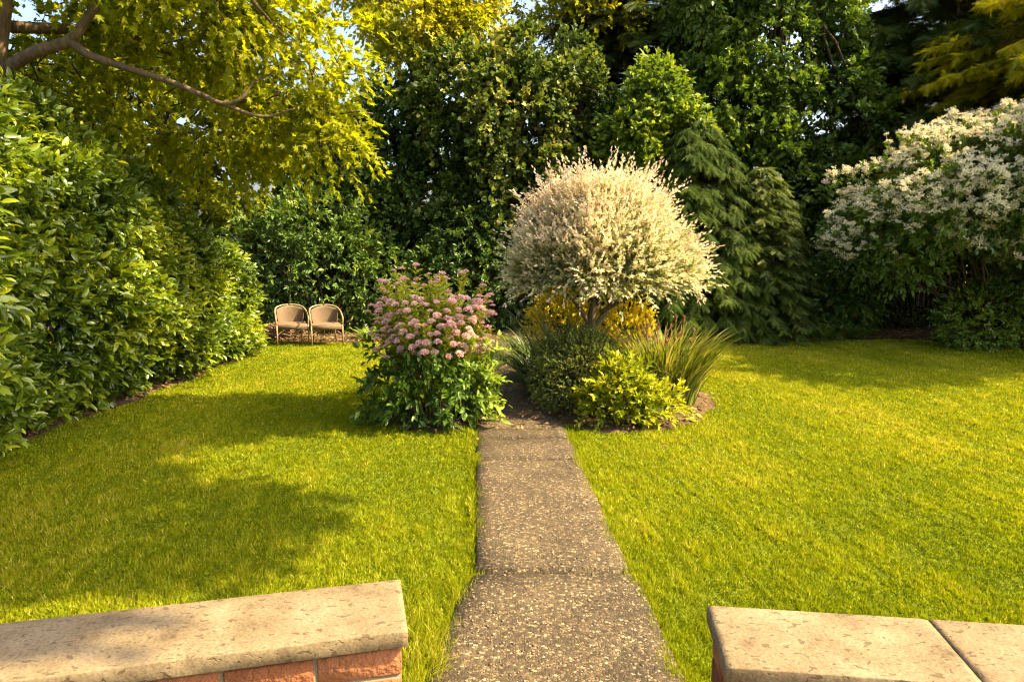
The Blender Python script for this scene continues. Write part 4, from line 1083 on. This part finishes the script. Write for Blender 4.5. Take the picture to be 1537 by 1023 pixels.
# conifers: whorled drooping boughs carrying flat fronds
def conifer(name, label, loc, h, rad, mat, n_b=260, fr=14, L=.26, W=.16, drop=.35, hang=.0, z0=.15, prof=.85, lift=0., seed=1, trunk_r=.12, fill=1., tint=(.45,.15), messy=.14):
    rng = np.random.default_rng(seed)
    root = thing(name, label, 'tree', loc)
    P, D, U, T, polys = [], [], [], [], [([(0,0,0),(0.02,0,h*.3),(0,.02,h*.7),(0,0,h*.98)], [trunk_r, trunk_r*.8, trunk_r*.35, .01])]
    for k in range(n_b):
        s = rng.random()**1.15; z = z0 + (h-z0)*s
        a = rng.random()*6.28; ln = rad*(1-s)**prof*(.72+.4*rng.random()) + .12
        t = np.linspace(0, 1, 7)
        bx = np.stack([np.cos(a)*ln*t, np.sin(a)*ln*t, z + lift*ln*t - drop*ln*t**2], -1)
        bx[:, 2] = np.maximum(bx[:, 2], .06)
        polys.append((bx, np.linspace(.006+.011*ln, .003, 7)))
        m = max(5, int(fr*ln*fill/.8)+5)
        tt = np.sqrt(.06+.94*rng.random(m)); tt[0] = 1
        idx = tt*6; j = np.minimum(idx.astype(int), 5); f = (idx-j)[:, None]
        b = bx[j]*(1-f)+bx[j+1]*f
        tang = norm(bx[j+1]-bx[j])
        side = norm(np.cross(tang, [0, 0, 1.]))*rng.choice([-1, 1], m)[:, None]
        w = (.35+.6*rng.random(m))[:, None]; w[0] = 0
        d = tang*(1-w*.5) + side*w + rng.normal(size=(m, 3))*messy
        d[:, 2] -= hang*(.6+.6*rng.random(m))
        P.append(b); D.append(norm(d)); U.append(rng.normal(size=(m, 3))*.45 + [0, 0, 1] + (np.array([np.cos(a), np.sin(a), 0])*hang))
        T.append(np.clip(tint[0] + .25*(tt-.6) + rng.normal(size=m)*tint[1] + rng.normal()*.1, 0, 1))
    P, D, U, T = map(np.concatenate, (P, D, U, T)); n = len(P)
    ls = .65+.6*rng.random(n)
    link('crown', leaf_mesh('crown', P, D, U, L*ls, W*ls, T_FROND, T), mat, root)
    polys = [(catmull(polys[0][0], 6), np.interp(np.linspace(0,1,19), np.linspace(0,1,4), polys[0][1]))] + polys[1:]
    link('trunk', tubes('trunk', polys, 6), M_barkdark, root)
M_spr = leaf_mat('spruce_needle', [(.028,.05,.009),(.06,.095,.012),(.115,.155,.016),(.22,.235,.022)], .5, .3, .25, (1.3,1.2,.5))
M_weep = leaf_mat('cypress_needle', [(.02,.04,.005),(.035,.065,.007),(.06,.095,.010),(.11,.14,.015)], .7, .1, .25, (1.2,1.15,.6))
M_pine = leaf_mat('pine_needle', [(0.026,0.048,0.01),(0.048,0.08,0.014),(0.083,0.118,0.019),(0.16,0.184,0.029)], .55, .25, .2, (1.3,1.2,.5))
M_larch = leaf_mat('larch_needle', [(0.163,0.203,0.009),(0.325,0.35,0.013),(0.537,0.488,0.017),(0.731,0.602,0.025)], .55, .2, .6, (1.4,1.25,.4))
conifer('weeping_cypress', 'grey-green weeping conifer with hanging sprays behind the willow', (3.9, 14.9, 0), 4.5, 1.9, M_weep, 800, 20, .26, .13, .4, .5, .3, .55, .25, 91)
conifer('spruce_tree', 'small bushy spruce with drooping tiers of boughs at the edge of the lawn', (5.2, 14.5, 0), 3.5, 1.45, M_spr, 650, 20, .19, .12, .3, .15, .1, .62, .12, 92)
conifer('pine_tree', 'tall dark brownish conifer rising at the top right of centre', (3.6, 20.5, 0), 13.5, 3.6, M_pine, 700, 34, .38, .2, .3, .2, 3.5, .6, .1, 93, .25)
conifer('cedar_tree', 'tall dark cedar with open level boughs and sky between at the right', (11.6, 19.0, 0), 13.5, 4.8, M_pine, 640, 46, .34, .22, .22, .3, 2.0, .5, .1, 94, .28, messy=.4)
conifer('larch_tree', 'yellow-green larch with feathery level boughs at the far right', (13.2, 15.2, 0), 10.5, 4.9, M_larch, 460, 40, .27, .16, .25, .35, 3.4, .5, .12, 95, .2, messy=.35)

# tree standing beyond the right edge of the view, its crown dapples the left lawn and wall
tree('oak_tree', 'tall oak standing out of view beside the terrace, shading the left lawn and left wall', (3.4, -2.4, 0), 9.8,
     [(1.9,8.8,9.0,1.45,.95,.5),(.4,8.4,9.2,1.2,.8,.45),(.8,6.3,9.2,1.0,1.0,.45),(-.3,5.7,9.6,1.0,1.2,.45),(2.0,6.0,9.0,1.2,.8,.45),(1.2,7.4,9.5,.7,.5,.3),
      (1.55,3.3,8.4,.28,.2,.25),(.3,.2,9.0,1.8,1.5,.8),(-.6,-.8,8.0,2.0,1.6,1.2)],
     4200, 11, .45, .125, .075, T_MID, M_mid, seed=99, gap=-.33, gapf=.9, trunk_r=.22, stems=22)
tree('hazel_tree', 'leafy tree standing out of view to the right, shading the far right lawn', (12.6, 9.6, 0), 8.2,
     [(-.6,1.0,6.2,2.3,.9,.9),(.6,1.3,6.8,2.0,1.0,1.0),(-2.0,1.0,5.4,1.1,.7,.5),(0,-.1,7.2,1.8,1.0,.9)],
     1300, 10, .4, .11, .07, T_MID, M_mid, seed=100, gap=-.4, trunk_r=.16)

# ---- dark timber fence across the back
def fence():
    root = thing('timber_fence', 'dark weathered timber fence behind the back border', 'fence', (0, 18.2, 0))
    mat = solid_mat('fence_timber', [(.018,.012,.008),(.035,.024,.016),(.055,.038,.024)], 6, .9, .4, tint_amt=.4, stretch=(1, 1, .15))
    for k in range(-8, 8):
        x0 = k*2.0
        mb = MB()
        for b in range(14):
            mb.box((x0+.07+.1428*b*.93+.09, R.normal()*.002, .95), (1,0,0), (0,1,0), (0,0,1), .066, .011, .9+R.normal()*.004, random.random())
        for z in (.35, 1.45): mb.box((x0+1.02, .032, z), (1,0,0), (0,1,0), (0,0,1), .94, .019, .04, random.random())
        link('fence_panel', mb.mesh('fence_panel'), mat, root)
        mb = MB(); mb.box((x0, .02, .98), (1,0,0), (0,1,0), (0,0,1), .05, .05, .98, random.random(), .006)
        link('fence_post', mb.mesh('fence_post'), mat, root)
fence()

# ------------------------------------------------------------------ wicker chairs, crate, brushwood
def wicker_mat():
    m, nt, N, Lk = new_mat('wicker')
    tc = N.new('ShaderNodeTexCoord')
    w1 = N.new('ShaderNodeTexWave'); w1.bands_direction = 'Z'; w1.inputs['Scale'].default_value = 34; w1.inputs['Distortion'].default_value = .6
    w2 = N.new('ShaderNodeTexWave'); w2.bands_direction = 'X'; w2.inputs['Scale'].default_value = 16; w2.inputs['Distortion'].default_value = .4
    for w_ in (w1, w2): Lk.new(tc.outputs['Object'], w_.inputs['Vector'])
    mu = N.new('ShaderNodeMath'); mu.operation = 'MULTIPLY'; Lk.new(w1.outputs['Fac'], mu.inputs[0]); Lk.new(w2.outputs['Fac'], mu.inputs[1])
    r = ramp(N, [(0,(.08,.048,.022)),(.4,(.18,.115,.058)),(1,(.28,.19,.105))]); Lk.new(mu.outputs[0], r.inputs[0])
    pb = N.new('ShaderNodeBsdfPrincipled'); pb.inputs['Roughness'].default_value = .6; Lk.new(r.outputs[0], pb.inputs['Base Color'])
    bp = N.new('ShaderNodeBump'); bp.inputs['Strength'].default_value = .8; bp.inputs['Distance'].default_value = .006
    Lk.new(mu.outputs[0], bp.inputs['Height']); Lk.new(bp.outputs[0], pb.inputs['Normal'])
    out = N.new('ShaderNodeOutputMaterial'); Lk.new(pb.outputs[0], out.inputs[0])
    return m
M_wick = wicker_mat(); M_cane = solid_mat('cane', [(.2,.13,.065),(.3,.21,.115)], 25, .5, .15)
def make_chair(loc, rz, label):
    root = thing('wicker_chair', label, 'chair', loc, rz, 'wicker chairs by the back border')
    hw, sz = .29, .40
    # top rail: arm front -> up around the back -> other arm
    rail = catmull([(-hw,-.24,sz),(-hw-.01,-.235,.52),(-hw-.005,-.15,.585),(-hw,.02,.64),(-.245,.2,.70),(-.13,.27,.735),(0,.285,.742),(.13,.27,.735),(.245,.2,.70),(hw,.02,.64),(hw+.005,-.15,.585),(hw+.01,-.235,.52),(hw,-.24,sz)], 6)
    link('arm_rail', tubes('arm_rail', [(rail, .0165)], 8), M_cane, root)
    # woven back panel between the rail and the seat, curved
    n = 25; V, F = [], []
    rows = 8
    for i in range(n):
        a = math.radians(-74 + 148*i/(n-1))
        bx, by = .265*math.sin(a), -.0 + .235*math.cos(a)
        top = .728 - .085*abs(math.sin(a))**2.2
        for j in range(rows+1):
            t = j/rows; k = .93 + .1*t
            V.append((bx*k, by*k + .035*t, .41 + (top-.41)*t))
    q = rows+1
    m0 = len(V); V += [(x*.955, y*.955, z) for x, y, z in V]
    for i in range(n-1):
        for j in range(rows):
            F += [(i*q+j, (i+1)*q+j, (i+1)*q+j+1, i*q+j+1), (m0+i*q+j, m0+i*q+j+1, m0+(i+1)*q+j+1, m0+(i+1)*q+j)]
    for i in range(n-1): F.append((i*q+rows, (i+1)*q+rows, m0+(i+1)*q+rows, m0+i*q+rows))
    for i in (0, n-1):
        for j in range(rows): F.append((i*q+j, i*q+j+1, m0+i*q+j+1, m0+i*q+j) if i == 0 else (i*q+j, m0+i*q+j, m0+i*q+j+1, i*q+j+1))
    mb = MB(); mb.add(V, F); link('backrest', mb.mesh('backrest', True), M_wick, root)
    # seat: rounded-back slab with woven apron
    out = [(-.275,-.25),(.275,-.25)] + [(.275*math.cos(a), .0+.235*math.sin(a)) for a in np.linspace(0, PI, 17)]
    mb = MB(); n = len(out)
    V = [(x, y, sz) for x, y in out] + [(x, y, sz-.095) for x, y in out] + [(x*.93, y*.93, sz+.012) for x, y in out] + [(x*.93, y*.93, sz-.095) for x, y in out]
    F = [(i, n+i, n+(i+1) % n, (i+1) % n) for i in range(n)] + [(i, (i+1) % n, 2*n+(i+1) % n, 2*n+i) for i in range(n)] + [tuple(range(2*n, 3*n)), tuple(range(4*n-1, 3*n-1, -1))] + [(n+i, 3*n+i, 3*n+(i+1) % n, n+(i+1) % n) for i in range(n)]
    mb.add(V, F); link('seat', mb.mesh('seat'), M_wick, root)
    for x, y in ((-hw,-.24),(hw,-.24)):
        link('leg', tubes('leg', [([(x,y,.0),(x,y,.2),(x,y,sz)], [.013,.015,.016])], 8), M_cane, root)
    for x, y in ((-.2,.2),(.2,.2)):
        link('leg', tubes('leg', [([(x*1.12,y*1.2,.0),(x,y,.31),(x,y,.33)], [.013,.015,.015])], 8), M_cane, root)
    for s in (-1, 1):
        link('brace', tubes('brace', [(catmull([(s*hw,-.235,.2),(s*.2,-.23,.27),(s*.1,-.225,.305)], 4), .008)], 6), M_cane, root)
make_chair((-4.32, 13.25, -.005), math.radians(24), 'tan wicker armchair nearest the hedge, left of the pair')
make_chair((-3.63, 13.18, -.005), math.radians(22), 'tan wicker armchair right of the pair, nearer the pink shrub')

# brushwood and stones heaped beside the chairs, with a small wooden crate on top
root = thing('brushwood_pile', 'heap of dry sticks and dead branches beside the left wicker chair', 'brushwood', (-4.95, 13.9, 0))
polys = []
rng = np.random.default_rng(4)
for k in range(90):
    a = rng.random()*6.28; c = np.array([rng.normal()*.38, rng.normal()*.14, .05+.24*rng.random()*math.exp(-(rng.normal()*.3)**2)])
    d = np.array([math.cos(a), math.sin(a)*.5, rng.normal()*.15])*(.15+.3*rng.random())
    p = curve(c-d, c+d, 5, rng.normal(size=3)*.03); p[:, 2] = np.maximum(p[:, 2], .03); polys.append((p, .006+.013*rng.random()))
link('stick', tubes('stick', polys, 5), solid_mat('dry_wood', [(.11,.07,.04),(.2,.13,.07),(.3,.2,.11)], 8, .9, .3, tint_amt=.5), root)
root = thing('wooden_crate', 'small plain brown wooden crate on the heap of sticks left of the chairs', 'crate', (-4.62, 13.75, .24), math.radians(14))
cm = solid_mat('crate_wood', [(.17,.085,.035),(.26,.14,.06),(.34,.2,.095)], 7, .75, .2, tint_amt=.4, stretch=(.2, 1, 1))
for s in (-1, 1):
    mb = MB()
    for z in (.035, .095): mb.box((0, s*.10, z), (1,0,0), (0,1,0), (0,0,1), .15, .009, .027, random.random(), .003)
    link('side_board', mb.mesh('side_board'), cm, root)
    mb = MB(); mb.box((s*.135, 0, .065), (1,0,0), (0,1,0), (0,0,1), .012, .088, .06, random.random(), .003)
    link('end_board', mb.mesh('end_board'), cm, root)
mb = MB(); mb.box((0, 0, .006), (1,0,0), (0,1,0), (0,0,1), .12, .088, .006, .5); link('base_board', mb.mesh('base_board'), cm, root)
